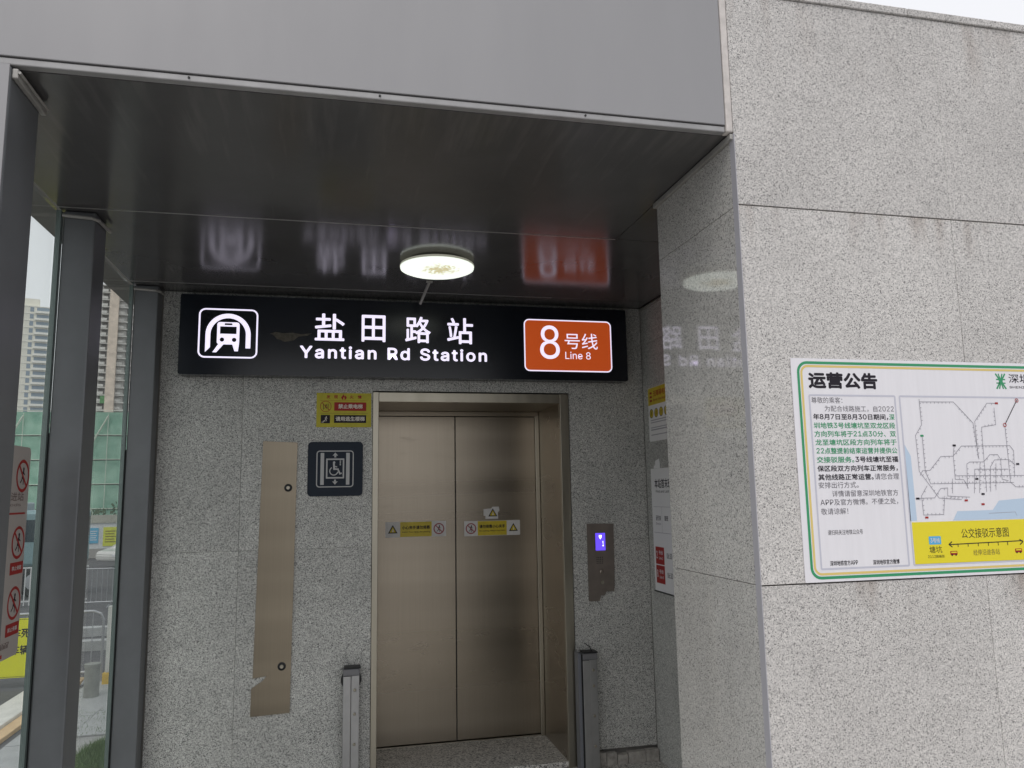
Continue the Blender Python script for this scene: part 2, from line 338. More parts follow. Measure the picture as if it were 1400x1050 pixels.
def board(root, name, m, x0, x1, z0, z1, th, r):
    pts = Print(None).rr(x0, x1, z0, z1, r)
    return MB().prism(pts, -th, 0).build(name, m, root)

# ------------------------------------------------------------------ ground
def gz(y): return -1.2 if y <= 14 else (-1.2 - .8*(y-14)/31 if y < 45 else -2.0)
g = MB()
ys = [-60, -20, 0, 14, 20, 30, 45, 80, 200, 900]; xs = [-600, -100, -30, -4.2, 8, 60, 600]
vv = [[g.bm.verts.new((x, y, gz(y)-.02)) for x in xs] for y in ys]
for i in range(len(ys)-1):
    for j in range(len(xs)-1): g.bm.faces.new((vv[i][j], vv[i][j+1], vv[i+1][j+1], vv[i+1][j]))
struct(g.build('road', M_ASPH))
pv = struct(MB().box((-3.55, -8, -1.5), (-1.1, 13.4, -1.21)).build('pavement', M_CONC))
for ix in range(4):
    for iy in range(13):
        if ix == 1 and iy in (5, 6): continue
        x0 = -3.545+ix*.61; y0 = 6.2+iy*.55+(ix % 2)*.2
        if y0 > 12.9: continue
        MB().box((x0, y0, -1.209), (x0+.602, y0+.542, -1.19+random.uniform(-.004, .004)), .004).build('paving_tile', M_TILE, pv)
struct(MB().box((-4.22, 2, -1.4), (-3.83, 13.4, -1.13), .01).build('kerb', M_STONE))
struct(MB().box((-3.825, 2, -1.4), (-3.66, 13.4, -1.17), .006).build('kerb_strip', M_TACT))
fl = struct(MB().box((-1.09, -3.2, -1.3), (6.2, 4.43, -.05)).build('platform', M_CONC))
for ix in range(5):
    for iy in range(9):
        x0 = -1.08+ix*.61; y0 = -.98+iy*.601
        MB().box((x0, y0, -.049), (x0+.606, min(y0+.597, 4.395), -.03), .002).build('floor_tile', G_FLOOR, fl)

# ------------------------------------------------------------------ station walls
GAP = .004
def panel(name, m, par, a, b): return MB().box(a, b, .0012).build(name, m, par)
bw = thing('granite_wall', 'speckled grey granite wall around the lift door under the sign', 'wall', (0, 4.4, 0))
def wp(par, base, a, b, m):
    o = panel('granite_panel', m, par, tuple(p-q for p, q in zip(a, base)), tuple(p-q for p, q in zip(b, base))); return o
B = (0, 4.4, 0)
rowsz = [(-.03, .045), (.0470, 1.2168), (1.2176, 2.3798), (2.3806, 2.618)]
for z0, z1 in rowsz[1:]:
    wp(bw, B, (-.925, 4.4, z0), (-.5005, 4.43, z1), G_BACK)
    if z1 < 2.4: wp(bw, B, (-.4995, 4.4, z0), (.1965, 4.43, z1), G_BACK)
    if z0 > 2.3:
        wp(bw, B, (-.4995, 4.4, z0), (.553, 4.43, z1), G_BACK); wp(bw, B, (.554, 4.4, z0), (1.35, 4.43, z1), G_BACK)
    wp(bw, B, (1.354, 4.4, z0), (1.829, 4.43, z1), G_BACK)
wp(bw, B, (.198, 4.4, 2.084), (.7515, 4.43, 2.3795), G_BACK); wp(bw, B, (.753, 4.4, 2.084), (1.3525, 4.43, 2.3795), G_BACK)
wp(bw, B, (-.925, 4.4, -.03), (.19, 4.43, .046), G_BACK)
MB().box((-1.05, .031, -1.3), (.16, .56, 3.05)).box((1.42, .031, -1.3), (1.86, .56, 3.05)).box((.161, .031, 2.14), (1.419, .56, 3.05)).box((-1.05, .561, -1.3), (1.86, 2.2, 3.05)).build('wall_core', M_GROUT, bw)
# broken mortar skirting right of the door
sk = MB()
xx = 1.40
while xx < 1.81:
    w = random.uniform(.05, .13); sk.box((xx, -.035-random.uniform(0, .008), -.031), (min(xx+w, 1.825), .002, .028+random.uniform(-.006, .012)), .003); xx += w+.003
sk.box((1.36, -.02, -.031), (1.826, -.0, .02))
stuff(sk.build('skirting', mat('old_mortar', (.36, .34, .31), .9, var=.3, vscale=30, bump=.5), bw))

FW = (1.215, 2.096, 0)
fw = thing('granite_wall', 'large pale granite wall carrying the white notice board, right of the canopy', 'wall', FW)
xs_ = [1.215, 2.0, 2.785, 3.57, 4.355, 5.14, 5.925]
for i in range(6):
    for z0, z1 in ((-.03, 1.215), (1.219, 2.380), (2.384, 3.105)):
        x0 = xs_[i] + (0 if i == 0 else (.0002 if z0 > 2.3 else .0008)); x1 = xs_[i+1]-(.0002 if z0 > 2.3 else .0008)
        dy = random.uniform(0, .0008)
        wp(fw, FW, (x0, 2.096+dy, z0), (x1, 2.126, z1), G_FRONT)
for i, (a, b) in enumerate(((1.205, 1.90), (1.903, 2.75), (2.753, 3.6), (3.603, 4.45), (4.453, 5.93))):
    MB().box((a-FW[0], -.007, 3.107), (b-FW[0], .35, 3.134), .003).build('coping_stone', G_FRONT, fw)
MB().box((.0, -.004, -.03), (.0-.002, .026, 2.615)).build('corner_trim', mat('corner_metal', (.46, .455, .49), .45, .1), fw)
MB().box((.032, .031, -1.3), (4.7, .6, 3.104)).box((.66, .601, -1.3), (4.7, 4.4, 3.10)).build('wall_core', M_GROUT, fw)
sw = thing('granite_wall', 'narrow polished granite side wall reflecting the lit sign, at the canopy edge', 'wall', (1.215, 2.13, 0))
for z0, z1 in ((-.03, 1.2165), (1.218, 2.3815), (2.383, 2.597)):
    panel('granite_panel', G_SIDE, sw, (0, -.003, z0), (.03, .574, z1))
MB().box((.03, .574, -.03), (.62, .60, 2.6)).build('return_panel', G_BACK, sw)
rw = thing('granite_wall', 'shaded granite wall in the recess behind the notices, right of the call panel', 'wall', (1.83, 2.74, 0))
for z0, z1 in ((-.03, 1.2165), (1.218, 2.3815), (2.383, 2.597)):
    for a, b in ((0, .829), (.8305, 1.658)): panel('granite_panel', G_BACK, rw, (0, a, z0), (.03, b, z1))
MB().box((-.006, 0, 2.598), (.03, 1.66, 2.613), .002).build('trim_strip', M_TRIM, rw)
MB().box((-.012, -.032, 2.598), (.02, .585, 2.616), .002).build('trim_strip', M_TRIM, sw)

# ------------------------------------------------------------------ canopy
ca = thing('canopy', 'grey metal canopy with light fascia and dark glossy underside over the lift', 'canopy', (0, 2.1, 2.62))
MB().box((-1.30, -.004, .022), (1.188, .03, .50), .002).build('fascia', M_FASCIA, ca)
MB().box((-1.30, .0, .0), (1.188, .026, .0195), .003).build('fascia_lip', mat('lip_paint', (.34, .335, .335), .42, .3, var=.12, vscale=10), ca)
MB().box((-1.28, .031, .08), (1.186, 3.0, .49)).build('roof_deck', M_GROUT, ca)
for a, b, x1 in ((.0285, 1.054, 1.213), (1.059, 2.116, 1.828), (2.121, 2.297, 1.828)):
    p_ = MB().box((-1.06, a, .0), (x1, b, .02), .0015)
    p_.build('soffit_panel', M_SOFFIT, ca)
MB().box((1.216, .64, .0), (1.828, 1.054, .02), .0015).build('soffit_panel', M_SOFFIT, ca)
for y in (1.0565, 2.1185): MB().box((-1.06, y-.004, -.0012), (1.21, y+.004, .004)).build('seam_strip', mat('seam_metal', (.42, .41, .40), .4, .5), ca)
MB().box((1.190, -.006, .0), (1.213, .028, .50), .004).build('sealant_strip', mat('sealant', (.62, .58, .55), .7, var=.15, vscale=30), ca)
for x in (-.405, .107, .724): MB().lathe([(.0035, .0), (.003, -.003)], (x, -.0005, .011), 10, 'y').build('screw', M_BLACK, ca)
MB().box((1.2145, .031, .021), (4.6, 4.5, .46)).build('roof_deck', M_GROUT, ca)

# ------------------------------------------------------------------ columns and glass
def column(label, x0, x1, y0, y1, strip, shiny=False, side_cap=True):
    c = thing('column', label, 'column', (x0, y0, 0), 0, 'grey metal columns along the glass side')
    w, d = x1-x0, y1-y0
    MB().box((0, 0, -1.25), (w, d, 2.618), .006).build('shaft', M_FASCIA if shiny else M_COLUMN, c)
    if strip:
        MB().box((-.022, -.012, -.03), (-.004, .014, 2.615)).build('glass_frame', mat('glass_frame', (.16, .20, .19), .35, .3), c)
        MB().box((-.004, .004, -.03), (.016, .016, 1.75)).build('gasket', M_BLACK, c)
        MB().tube([(0, -.008, 2.596), (w-.01, -.008, 2.590), (w+.008, .01, 2.588), (w+.008, d+.02, 2.598)], .007, 8).build('top_trim', M_TRIM, c)
    else:
        MB().box((w+.001, .004, 2.585), (w+.016, d+.01, 2.612), .003).build('top_trim', M_TRIM, c)
        MB().tube([(w+.02, .002, 2.60), (w+.02, d, 2.60)], .004, 6).build('sealant_bead', M_TRIM, c)
    return c
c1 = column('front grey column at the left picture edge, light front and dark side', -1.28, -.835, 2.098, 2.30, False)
# first column's front: same paint, coloured lighter for the sky it reflects
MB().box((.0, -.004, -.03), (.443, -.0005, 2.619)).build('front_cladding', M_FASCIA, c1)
column('middle grey column standing between the two glass panes', -1.05, -.935, 3.194, 3.345, True)
column('rear grey column in the corner beside the granite wall', -1.05, -.932, 4.294, 4.398, True)
mg = bpy.data.materials.new('window_glass'); mg.use_nodes = True; N = mg.node_tree.nodes; L = mg.node_tree.links; N.clear()
tr = N.new('ShaderNodeBsdfTransparent'); tr.inputs[0].default_value = (.96, .985, .975, 1); gl = N.new('ShaderNodeBsdfGlossy'); gl.inputs['Roughness'].default_value = .01
fr = N.new('ShaderNodeLayerWeight'); fr.inputs[0].default_value = .5; pw = N.new('ShaderNodeMath'); pw.operation = 'POWER'; pw.inputs[1].default_value = 5.0; ma = N.new('ShaderNodeMath'); ma.operation = 'MULTIPLY_ADD'; ma.inputs[1].default_value = .9; ma.inputs[2].default_value = .03;  mx = N.new('ShaderNodeMixShader'); ou = N.new('ShaderNodeOutputMaterial')
df = N.new('ShaderNodeBsdfDiffuse'); df.inputs[0].default_value = (.6, .63, .6, 1); nz = N.new('ShaderNodeTexNoise'); nz.inputs['Scale'].default_value = 3; nz.inputs['Detail'].default_value = 8
mr = N.new('ShaderNodeMapRange'); mr.inputs[1].default_value = .4; mr.inputs[2].default_value = .8; mr.inputs[3].default_value = .01; mr.inputs[4].default_value = .05
mx2 = N.new('ShaderNodeMixShader'); L.new(nz.outputs[0], mr.inputs[0]); L.new(mr.outputs[0], mx2.inputs[0]); L.new(mx.outputs[0], mx2.inputs[1]); L.new(df.outputs[0], mx2.inputs[2])
L.new(fr.outputs['Facing'], pw.inputs[0]); L.new(pw.outputs[0], ma.inputs[0]); L.new(ma.outputs[0], mx.inputs[0]); L.new(tr.outputs[0], mx.inputs[1]); L.new(gl.outputs[0], mx.inputs[2]); L.new(mx2.outputs[0], ou.inputs[0])
MATS['window_glass'] = mg
for y0, y1, lb in ((2.32, 3.178, 'front glass pane behind the beige prohibition board'), (3.21, 4.278, 'rear glass pane between the middle and rear columns')):
    o = MB().box((-1.074, y0, -.03), (-1.062, y1, 2.613)).build('glass_pane', mg); tag(o, lb, 'glass pane', 'glass panes of the shelter side')

# ------------------------------------------------------------------ lift doorway
dw = thing('lift_doorway', 'stainless steel lift doorway with two closed sliding doors under the sign', 'lift door', (.77, 4.4, 0))
def dx(x): return x-.77
MB().box((dx(.198), -.008, -.03), (dx(.231), .02, 2.077), .002).build('frame_post', M_STEEL2, dw)
MB().box((dx(1.296), -.008, -.03), (dx(1.348), .02, 2.077), .002).build('frame_post', M_STEEL2, dw)
MB().box((dx(.2315), -.007, 2.022), (dx(1.2955), .02, 2.076), .002).build('frame_head', M_STEEL2, dw)
MB().box((dx(.20), .021, -.03), (dx(.231), .52, 2.05), .001).build('jamb', M_STEEL, dw)
MB().box((dx(1.296), .021, -.03), (dx(1.34), .52, 2.05), .001).build('jamb', M_STEEL, dw)
MB().box((dx(.2315), .021, 2.022), (dx(1.2955), .52, 2.05), .001).build('lintel', M_STEEL, dw)
MB().box((dx(1.268), .488, .0), (dx(1.2955), .50, 2.0), .003).build('door_stop', M_STEEL2, dw)
MB().box((dx(.2315), .488, 1.992), (dx(1.2955), .50, 2.0215), .003).build('door_stop', M_STEEL, dw)
MB().box((dx(.2315), .0, -.029), (dx(1.2955), .50, .001)).build('threshold', G_FLOOR, dw)
MB().box((dx(.2315), .501, -.03), (dx(1.2955), .55, .006)).build('sill', M_STEEL2, dw)
MB().box((dx(.233), .506, .012), (dx(.7400), .53, 1.990), .0025).build('door_leaf', M_STEEL, dw)
MB().box((dx(.7445), .506, .012), (dx(1.290), .53, 1.990), .0025).build('door_leaf', M_STEEL, dw)
MB().box((dx(.7398), .512, .012), (dx(.7447), .53, 1.990)).build('door_seal', M_BLACK, dw)

def sticker(label, x0, x1, z0, z1, rev):
    t = thing('door_sticker', label, 'sticker', (x0, 4.9055, z0), 0, 'warning stickers on the lift doors'); w, h = x1-x0, z1-z0
    board(t, 'backing', M_WHITE_S, 0, w, 0, h, .0006, .003)
    P = Print(t, -.0006)
    P.rect('yellow_band', M_SYEL, 1, w*.24, w*.76, .002, h-.002)
    tx = [('小心夹手 请勿倚靠', 'Watch Your Hand, No Leaning'), ('请勿倚靠 小心夹手', 'No Leaning, Watch Your Hand')][rev]
    P.text('lettering', M_INK, 2, tx[0], w*.27, w*.73, h*.50, h*.74, .02); P.text('lettering', M_INK, 2, tx[1], w*.27, w*.73, h*.26, h*.38, .01)
    cz = h*.5; ct, cp = (w*.12, w*.88) if not rev else (w*.88, w*.12)
    tri(P, ct, cz-.005, h*.36)
    P.ring('ban_ring', M_RED2, 2, cp, cz, h*.29, h*.36)
    P.line('ban_ring', M_RED2, 3, [(cp-h*.2, cz+h*.2), (cp+h*.2, cz-h*.2)], h*.06)
    man(P, cp, cz, h*.22, M_INK, 2); P.done(); return t
def tri(P, cx, cz, r, m1=None):
    a = [(cx+r*math.cos(math.radians(q)), cz+r*math.sin(math.radians(q))) for q in (90, 210, 330)]
    P.poly('warning_triangle', M_INK, 2, [a[0], a[1], a[2]])
    b = [(cx+r*.66*math.cos(math.radians(q)), cz+r*.66*math.sin(math.radians(q))) for q in (90, 210, 330)]
    P.poly('triangle_field', M_SYEL, 3, b)
    P.poly('hand_mark', M_WHITE, 4, [(cx-r*.08, cz-r*.25), (cx+r*.12, cz-r*.25), (cx+r*.10, cz+r*.12), (cx-.0*r, cz+r*.3)])
def man(P, cx, cz, s, m, layer, name='figure'):
    P.disc(name, m, layer, cx+s*.15, cz+s*.8, s*.2, 12)
    P.line(name, m, layer, [(cx+s*.1, cz+s*.5), (cx-s*.1, cz-s*.15)], s*.32)
    P.line(name, m, layer, [(cx-s*.1, cz-s*.15), (cx+s*.25, cz-s*.45), (cx+s*.2, cz-s*.9)], s*.17)
    P.line(name, m, layer, [(cx-s*.1, cz-s*.15), (cx-s*.3, cz-s*.5), (cx-s*.6, cz-s*.75)], s*.17)
    P.line(name, m, layer, [(cx+s*.1, cz+s*.4), (cx+s*.5, cz+s*.15)], s*.14)
    P.line(name, m, layer, [(cx, cz+s*.4), (cx-s*.45, cz+s*.3)], s*.14)
M_WHITE_S = mat('sticker_white', (.66, .65, .64), .4, var=.08, vscale=30)
M_RED2 = mat('sticker_red', (.30, .035, .05), .45)
sticker('yellow and white warning sticker on the left lift door leaf', .303, .681, 1.236, 1.331, 0)
sticker('yellow and white warning sticker on the right lift door leaf', .796, 1.159, 1.231, 1.325, 1)
t = thing('door_sticker', 'small torn triangle sticker just above the strip on the right door', 'sticker', (.922, 4.9055, 1.336), 0, 'warning stickers on the lift doors')
MB().prism([(.012, .0), (.094, .0), (.094, .042), (.104, .05), (.100, .076), (.058, .076), (.05, .066), (.0, .062), (.0, .02), (.012, .02)], -.0006, 0).build('backing', M_WHITE_S, t)
P = Print(t, -.0006); tri(P, .060, .032, .034); P.done()

# ------------------------------------------------------------------ illuminated station sign
sg = thing('station_sign', 'long black illuminated station sign above the lift doors', 'sign', (0, 4.396, 0))
MB().prism(Print(None).rr(-.822, 1.697, 2.148, 2.583, .010), -.096, 0).build('sign_box', M_SIGNBLK, sg)
P = Print(sg, -.096)
P.rring('logo_border', M_LIT, 2, -.727, -.424, 2.238, 2.508, .035, .0085)
cx = -.5755
arch = []
P.ring('logo_arch', M_LIT, 2, cx, 2.366, .090, .115, 0, 180, 28)
P.poly('logo_arch', M_LIT, 2, [(cx+.090, 2.293), (cx+.115, 2.293), (cx+.115, 2.366), (cx+.090, 2.366)])
P.poly('logo_arch', M_LIT, 2, [(cx-.115, 2.268), (cx-.090, 2.295), (cx-.090, 2.366), (cx-.115, 2.366)])
P.rrect('logo_train', M_LIT, 2, cx-.057, cx+.057, 2.312, 2.434, .014)
P.poly('logo_train', M_LIT, 2, [(cx-.05, 2.312), (cx-.078, 2.268), (cx-.058, 2.268), (cx-.022, 2.3125)])
P.poly('logo_train', M_LIT, 2, [(cx+.022, 2.3125), (cx+.034, 2.276), (cx+.052, 2.276), (cx+.057, 2.32)])
P.rect('logo_cutout', M_SIGNBLK, 3, cx-.042, cx+.042, 2.370, 2.410)
P.rrect('logo_cutout', M_SIGNBLK, 3, cx-.02, cx+.02, 2.418, 2.428, .004)
for q in (-.031, .031): P.disc('logo_cutout', M_SIGNBLK, 3, cx+q, 2.338, .0115, 16)
for ch, a, b in (('盐', -.125, .036), ('田', .128, .260), ('路', .370, .515), ('站', .608, .759)):
    P.text('station_name', M_LIT, 2, ch, a, b, 2.347, 2.500, .009)
P.text('station_letter', M_LIT, 2, 'Yantian Rd Station', -.203, .839, 2.246, 2.318, .028)
P.done()
lb = board(sg, 'line_box', M_ORANGE, 1.062, 1.597, 2.200, 2.506, .003, .03); lb.location.y = -.096
P = Print(sg, -.099)
P.rring('line_box_border', M_LIT, 1, 1.060, 1.599, 2.198, 2.508, .032, .007)
P.text('line_number', M_LIT, 1, '8', 1.156, 1.276, 2.272, 2.473, .0)
P.text('line_character', M_LIT, 1, '号线', 1.307, 1.512, 2.335, 2.430, .0)
P.text('line_character', M_LIT, 1, 'Line 8', 1.309, 1.466, 2.274, 2.318, .0)
P.done()
# worn-through patch in the face beside the logo
pt = MB()
pts = [(-.36, 2.378), (-.33, 2.388), (-.29, 2.382), (-.24, 2.386), (-.20, 2.379), (-.14, 2.386), (-.165, 2.372), (-.21, 2.366), (-.235, 2.345), (-.265, 2.338), (-.285, 2.334), (-.305, 2.345), (-.325, 2.35), (-.34, 2.368)]
pt.prism(pts[::-1], -.0966, -.0958).build('worn_patch', mat('worn_face', (.10, .09, .07), .7, var=.5, vscale=60), sg)
br = thing('hanging_bracket', 'small grey metal bracket hanging behind the round ceiling lamp', 'bracket', (.47, 3.98, 2.62))
MB().box((-.016, -.012, -.006), (.016, .012, 0)).tube([(0, 0, -.004), (-.028, .19, -.075)], .008, 8).build('bracket_arm', M_TRIM, br)

# ------------------------------------------------------------------ ceiling lamp
lp = thing('ceiling_lamp', 'round white LED ceiling lamp lit under the dark canopy', 'lamp', (.468, 3.64, 2.62))
MB().lathe([(.135, 0), (.135, -.006), (.142, -.0105)], (0, 0, 0), 64).build('lamp_base', mat('lamp_base', (.25, .25, .22), .5), lp, True)
MB().lathe([(.174, -.011), (.180, -.015), (.180, -.024)], (0, 0, 0), 72).build('lamp_rim', mat('lamp_rim', (.6, .6, .56), .5, emit=.16, ecol=(.9, .9, .7)), lp)
ml = bpy.data.materials.new('lamp_diffuser'); ml.use_nodes = True; N = ml.node_tree.nodes; L = ml.node_tree.links; p = N['Principled BSDF']
tc = N.new('ShaderNodeTexCoord'); ln = N.new('ShaderNodeVectorMath'); ln.operation = 'LENGTH'
mo = N.new('ShaderNodeMapping'); mo.inputs['Location'].default_value = (-.01, .03, .048); L.new(tc.outputs['Object'], mo.inputs[0]); L.new(mo.outputs[0], ln.inputs[0])
nz = N.new('ShaderNodeTexNoise'); nz.inputs['Scale'].default_value = 75; nz.inputs['Detail'].default_value = 5; L.new(tc.outputs['Object'], nz.inputs['Vector'])
a1 = N.new('ShaderNodeMapRange'); a1.inputs[1].default_value = .02; a1.inputs[2].default_value = .14; a1.inputs[3].default_value = .68; a1.inputs[4].default_value = .25; L.new(ln.outputs['Value'], a1.inputs[0])
lt = N.new('ShaderNodeMath'); lt.operation = 'SUBTRACT'; L.new(a1.outputs[0], lt.inputs[0]); L.new(nz.outputs[0], lt.inputs[1])
sm = N.new('ShaderNodeMapRange'); sm.inputs[1].default_value = -.03; sm.inputs[2].default_value = .10; L.new(lt.outputs[0], sm.inputs[0])
cm = N.new('ShaderNodeMix'); cm.data_type = 'RGBA'; cm.inputs[6].default_value = (.93, 1, .90, 1); cm.inputs[7].default_value = (.55, .50, .30, 1); L.new(sm.outputs[0], cm.inputs[0])
L.new(cm.outputs[2], p.inputs['Emission Color']); L.new(cm.outputs[2], p.inputs['Base Color']); p.inputs['Emission Strength'].default_value = .80
MATS['lamp_diffuser'] = ml
MB().lathe([(.1795, -.0241), (.178, -.033), (.162, -.040), (.10, -.043), (.02, -.044)], (0, 0, 0), 72).build('diffuser', ml, lp, True)

# ------------------------------------------------------------------ plates and signs on the back wall
pl = thing('steel_plate', 'tall narrow steel cover plate on the granite, notched near its foot', 'plate', (-.31, 4.399, 0))
pts = [(-.106, .372), (.091, .378), (.102, 1.792), (-.079, 1.800), (-.099, .562), (-.030, .570), (-.048, .547), (-.1045, .512)]
MB().prism(pts, -.006, 0).build('cover', M_PLATE, pl)
for x, z in ((-.252, 1.546), (-.264, .615)):
    r_ = MB().lathe([(.021, 0), (.021, -.006), (.012, -.009)], (x+.31, -.006, z), 24, 'y').build('lock_ring', M_BLACK, pl)
    MB().lathe([(.010, 0), (.009, -.003)], (x+.31, -.0152, z), 16, 'y').build('lock_core', M_STEEL2, r_)

wc = thing('lift_sign', 'square navy lift sign with white wheelchair pictogram, left of the doors', 'sign', (-.152, 4.399, 1.497))
board(wc, 'sign_plate', M_NAVY, 0, .297, 0, .298, .006, .022)
P = Print(wc, -.006); w = .297
P.rring('outline', M_SIGNGREY, 1, .046, .247, .048, .250, .018, .0055)
for a, b in ((.068, .087), (.206, .225)): P.rect('shaft_bar', M_SIGNGREY, 1, a, b, .062, .237)
P.rring('car_outline', M_SIGNGREY, 1, .098, .196, .096, .206, .002, .008)
for zc, sg_ in ((.212, 1), (.090, -1)):
    P.poly('arrow', M_SIGNGREY, 1, [(.147, zc+.027*sg_), (.147-.015*sg_, zc+.010*sg_), (.147+.015*sg_, zc+.010*sg_)])
    P.rect('arrow', M_SIGNGREY, 1, .142, .152, min(zc, zc+.012*sg_), max(zc, zc+.012*sg_))
P.disc('wheelchair_figure', M_SIGNGREY, 1, .141, .184, .0065, 14)
P.line('wheelchair_figure', M_SIGNGREY, 1, [(.140, .176), (.142, .148)], .010)
P.line('wheelchair_figure', M_SIGNGREY, 1, [(.141, .163), (.155, .160)], .006)
P.line('wheelchair_figure', M_SIGNGREY, 1, [(.142, .148), (.162, .147), (.173, .122), (.179, .124)], .008)
P.ring('wheelchair_figure', M_SIGNGREY, 1, .140, .137, .019, .0245, 120, 350, 24)
for k in range(3): P.rect('car_button', M_SIGNGREY, 1, .171, .178, .168+.010*k, .175+.010*k)
P.done()

fs = thing('fire_notice', 'small yellow fire notice with red and black bands, beside the door frame top', 'notice', (-.111, 4.3985, 1.877))
board(fs, 'backing', M_SYEL2 if 'M_SYEL2' in globals() else mat('notice_yellow', (.50, .44, .015), .45, var=.12, vscale=25), 0, .30, 0, .192, .002, .002)
P = Print(fs, -.002)
for ch, a in (('发', .052), ('现', .094), ('火', .180), ('情', .224)): P.text('heading', M_RED, 1, ch, a, a+.022, .160, .180, .02)
P.poly('flame', M_RED, 1, [(.138, .155), (.158, .155), (.164, .166), (.158, .178), (.152, .172), (.147, .186), (.140, .176), (.133, .168)])
P.poly('flame', M_SYEL, 2, [(.144, .156), (.152, .156), (.151, .166), (.147, .170)])
P.rect('red_band', M_RED, 1, .096, .272, .092, .140); P.text('band_lettering', mat('notice_white', (.75, .7, .62), .5), 2, '禁止乘电梯', .118, .252, .104, .130, .02)
P.rect('black_band', M_INK, 1, .096, .272, .024, .068); P.text('band_lettering', mat('notice_white'), 2, '请用逃生楼梯', .104, .264, .034, .060, .02)
P.rect('rule', M_INK, 1, .02, .28, .0775, .0785); P.rect('rule', M_RED, 1, .02, .28, .149, .150)
P.ring('no_lift_ring', M_RED, 1, .050, .116, .028, .031)
P.rect('no_lift_mark', M_INK, 1, .036, .039, .098, .132); P.rect('no_lift_mark', M_INK, 1, .061, .064, .098, .132)
man(P, .05, .115, .014, M_INK, 1, 'no_lift_mark'); P.line('no_lift_ring', M_RED, 2, [(.03, .136), (.07, .096)], .003)
P.rect('stair_mark', M_INK, 1, .024, .074, .022, .068); man(P, .052, .047, .014, mat('notice_white'), 2, 'runner')
P.line('runner', mat('notice_white'), 2, [(.03, .028), (.038, .028), (.038, .034), (.048, .034)], .003)
P.done()

cp = thing('call_panel', 'narrow bronze lift call panel with glowing blue display, right of the doors', 'panel', (1.442, 4.399, .867))
MB().prism([(0, 0), (.066, 0), (.073, .030), (.096, .030), (.108, .052), (.155, .052), (.160, .10), (.165, .440), (0, .444)], -.007, 0).build('face_plate', mat('bronze_steel', (.25, .215, .19), .45, .7, var=.12, vscale=12), cp)
P = Print(cp, -.007)
P.rect('display', M_LITBLUE, 1, .050, .110, .288, .388)
P.poly('down_arrow', M_LITWHITE, 2, [(.072, .365), (.080, .352), (.088, .365), (.088, .376), (.072, .376)])
P.text('floor_number', M_LITWHITE, 2, '1', .093, .099, .312, .342, .01)
for i in range(4):
    for j in range(4): P.disc('speaker_hole', M_BLACK, 1, .056+.011*i, .215+.011*j, .003, 8)
P.done()
MB().lathe([(.012, 0), (.012, -.004), (.008, -.006)], (.083, -.007, .165), 24, 'y').build('call_button', mat('button_steel', (.32, .28, .24), .35, .9), cp)
MB().lathe([(.011, 0), (.010, -.004)], (.085, -.007, .105), 20, 'y').build('key_switch', M_STEEL2, cp)

# ------------------------------------------------------------------ flood barrier posts
def flood(label, x, ear):
    c = thing('flood_barrier_post', label, 'post', (x, 4.30, 0), 0, 'flood barrier posts beside the lift door')
    MB().box((0, 0, -.03), (.040, .07, .560), .002).build('channel', M_ALU, c)
    MB().box((.041, .004, -.03), (.084, .07, .562), .002).build('channel', M_ALU, c)
    MB().box((-.001, -.003, .563), (.085, .072, .596), .003).build('end_cap', mat('cap_grey', (.20, .20, .21), .5, .4), c)
    MB().box((.004, .0, .597), (.090, .074, .604), .002).build('cap_lip', M_BLACK, c)
    for z in (.10, .26, .42, .505) if not ear else (.07, .22, .37, .49): MB().lathe([(.008, 0), (.008, -.004), (.005, -.007)], (.06, .004, z), 12, 'y').build('bolt', M_STEEL2, c)
    if ear:
        MB().lathe([(.052, -.008), (.054, 0), (.052, .008)], (.042, .045, .535), 28, 'y').build('pivot_disc', M_BLACK, c)
    else:
        MB().box((-.028, .002, -.03), (-.010, .07, .60), .002).build('side_rail', mat('rail_blue_grey', (.22, .23, .26), .45, .5), c)
        MB().box((-.010, .004, -.03), (-.001, .06, .59)).build('seal_strip', M_BLACK, c)
        MB().tube([(.06, .02, .604), (.045, .01, .63), (.012, .0, .655)], .0025, 6).build('wire_end', M_BLACK, c)
    return c
flood('left aluminium flood barrier post with black pivot disc, beside the steel door frame', .052, True)
flood('right aluminium flood barrier post with blue grey side rail, below the call panel', 1.365, False)

# ------------------------------------------------------------------ notices in the recess (face -X)
RX = -math.pi/2
n1 = thing('lift_notice', 'small white notice with yellow heading on the recess wall, upper one', 'notice', (1.829, 4.315, 1.785), RX)
board(n1, 'backing', M_WHITE_D if 'M_WHITE_D' in globals() else mat('notice_board_white', (.80, .80, .80), .45), 0, .30, 0, .32, .003, .012)
P = Print(n1, -.003)
P.poly('yellow_heading', M_SYEL, 1, [(0.002, .215), (.298, .215), (.298, .306), (.29, .318), (.012, .318), (.002, .308)])
for z in (.235, .258, .281): P.rect('ladder_mark', M_RED, 2, .03, .06, z, z+.012)
P.text('heading', M_RED, 2, '无障碍电梯', .078, .28, .262, .298, .01); P.text('heading_english', M_RED, 2, 'Barrier-free Elevator', .078, .28, .235, .250, .01)
for x in (.045, .115, .185, .255):
    P.disc('icon_field', M_SYEL, 1, x, .165, .026); P.ring('icon_ring', M_INK, 2, x, .165, .023, .027); man(P, x, .165, .015, M_INK, 2)
for k, z in enumerate((.122, .108, .078, .064, .035)): P.rect('small_print', M_GREY, 1, .03, .28, z, z+(.005 if k != 3 else .007))
P.done()
n2 = thing('timetable_notice', 'tall white train times notice with red line boxes on the recess wall', 'notice', (1.829, 4.317, .925), RX)
board(n2, 'backing', mat('notice_board_white'), 0, .46, 0, .70, .004, .004)
MB().box((-.004, -.010, -.006), (.465, 0, .0)).build('bottom_ledge', M_BLACK, n2)
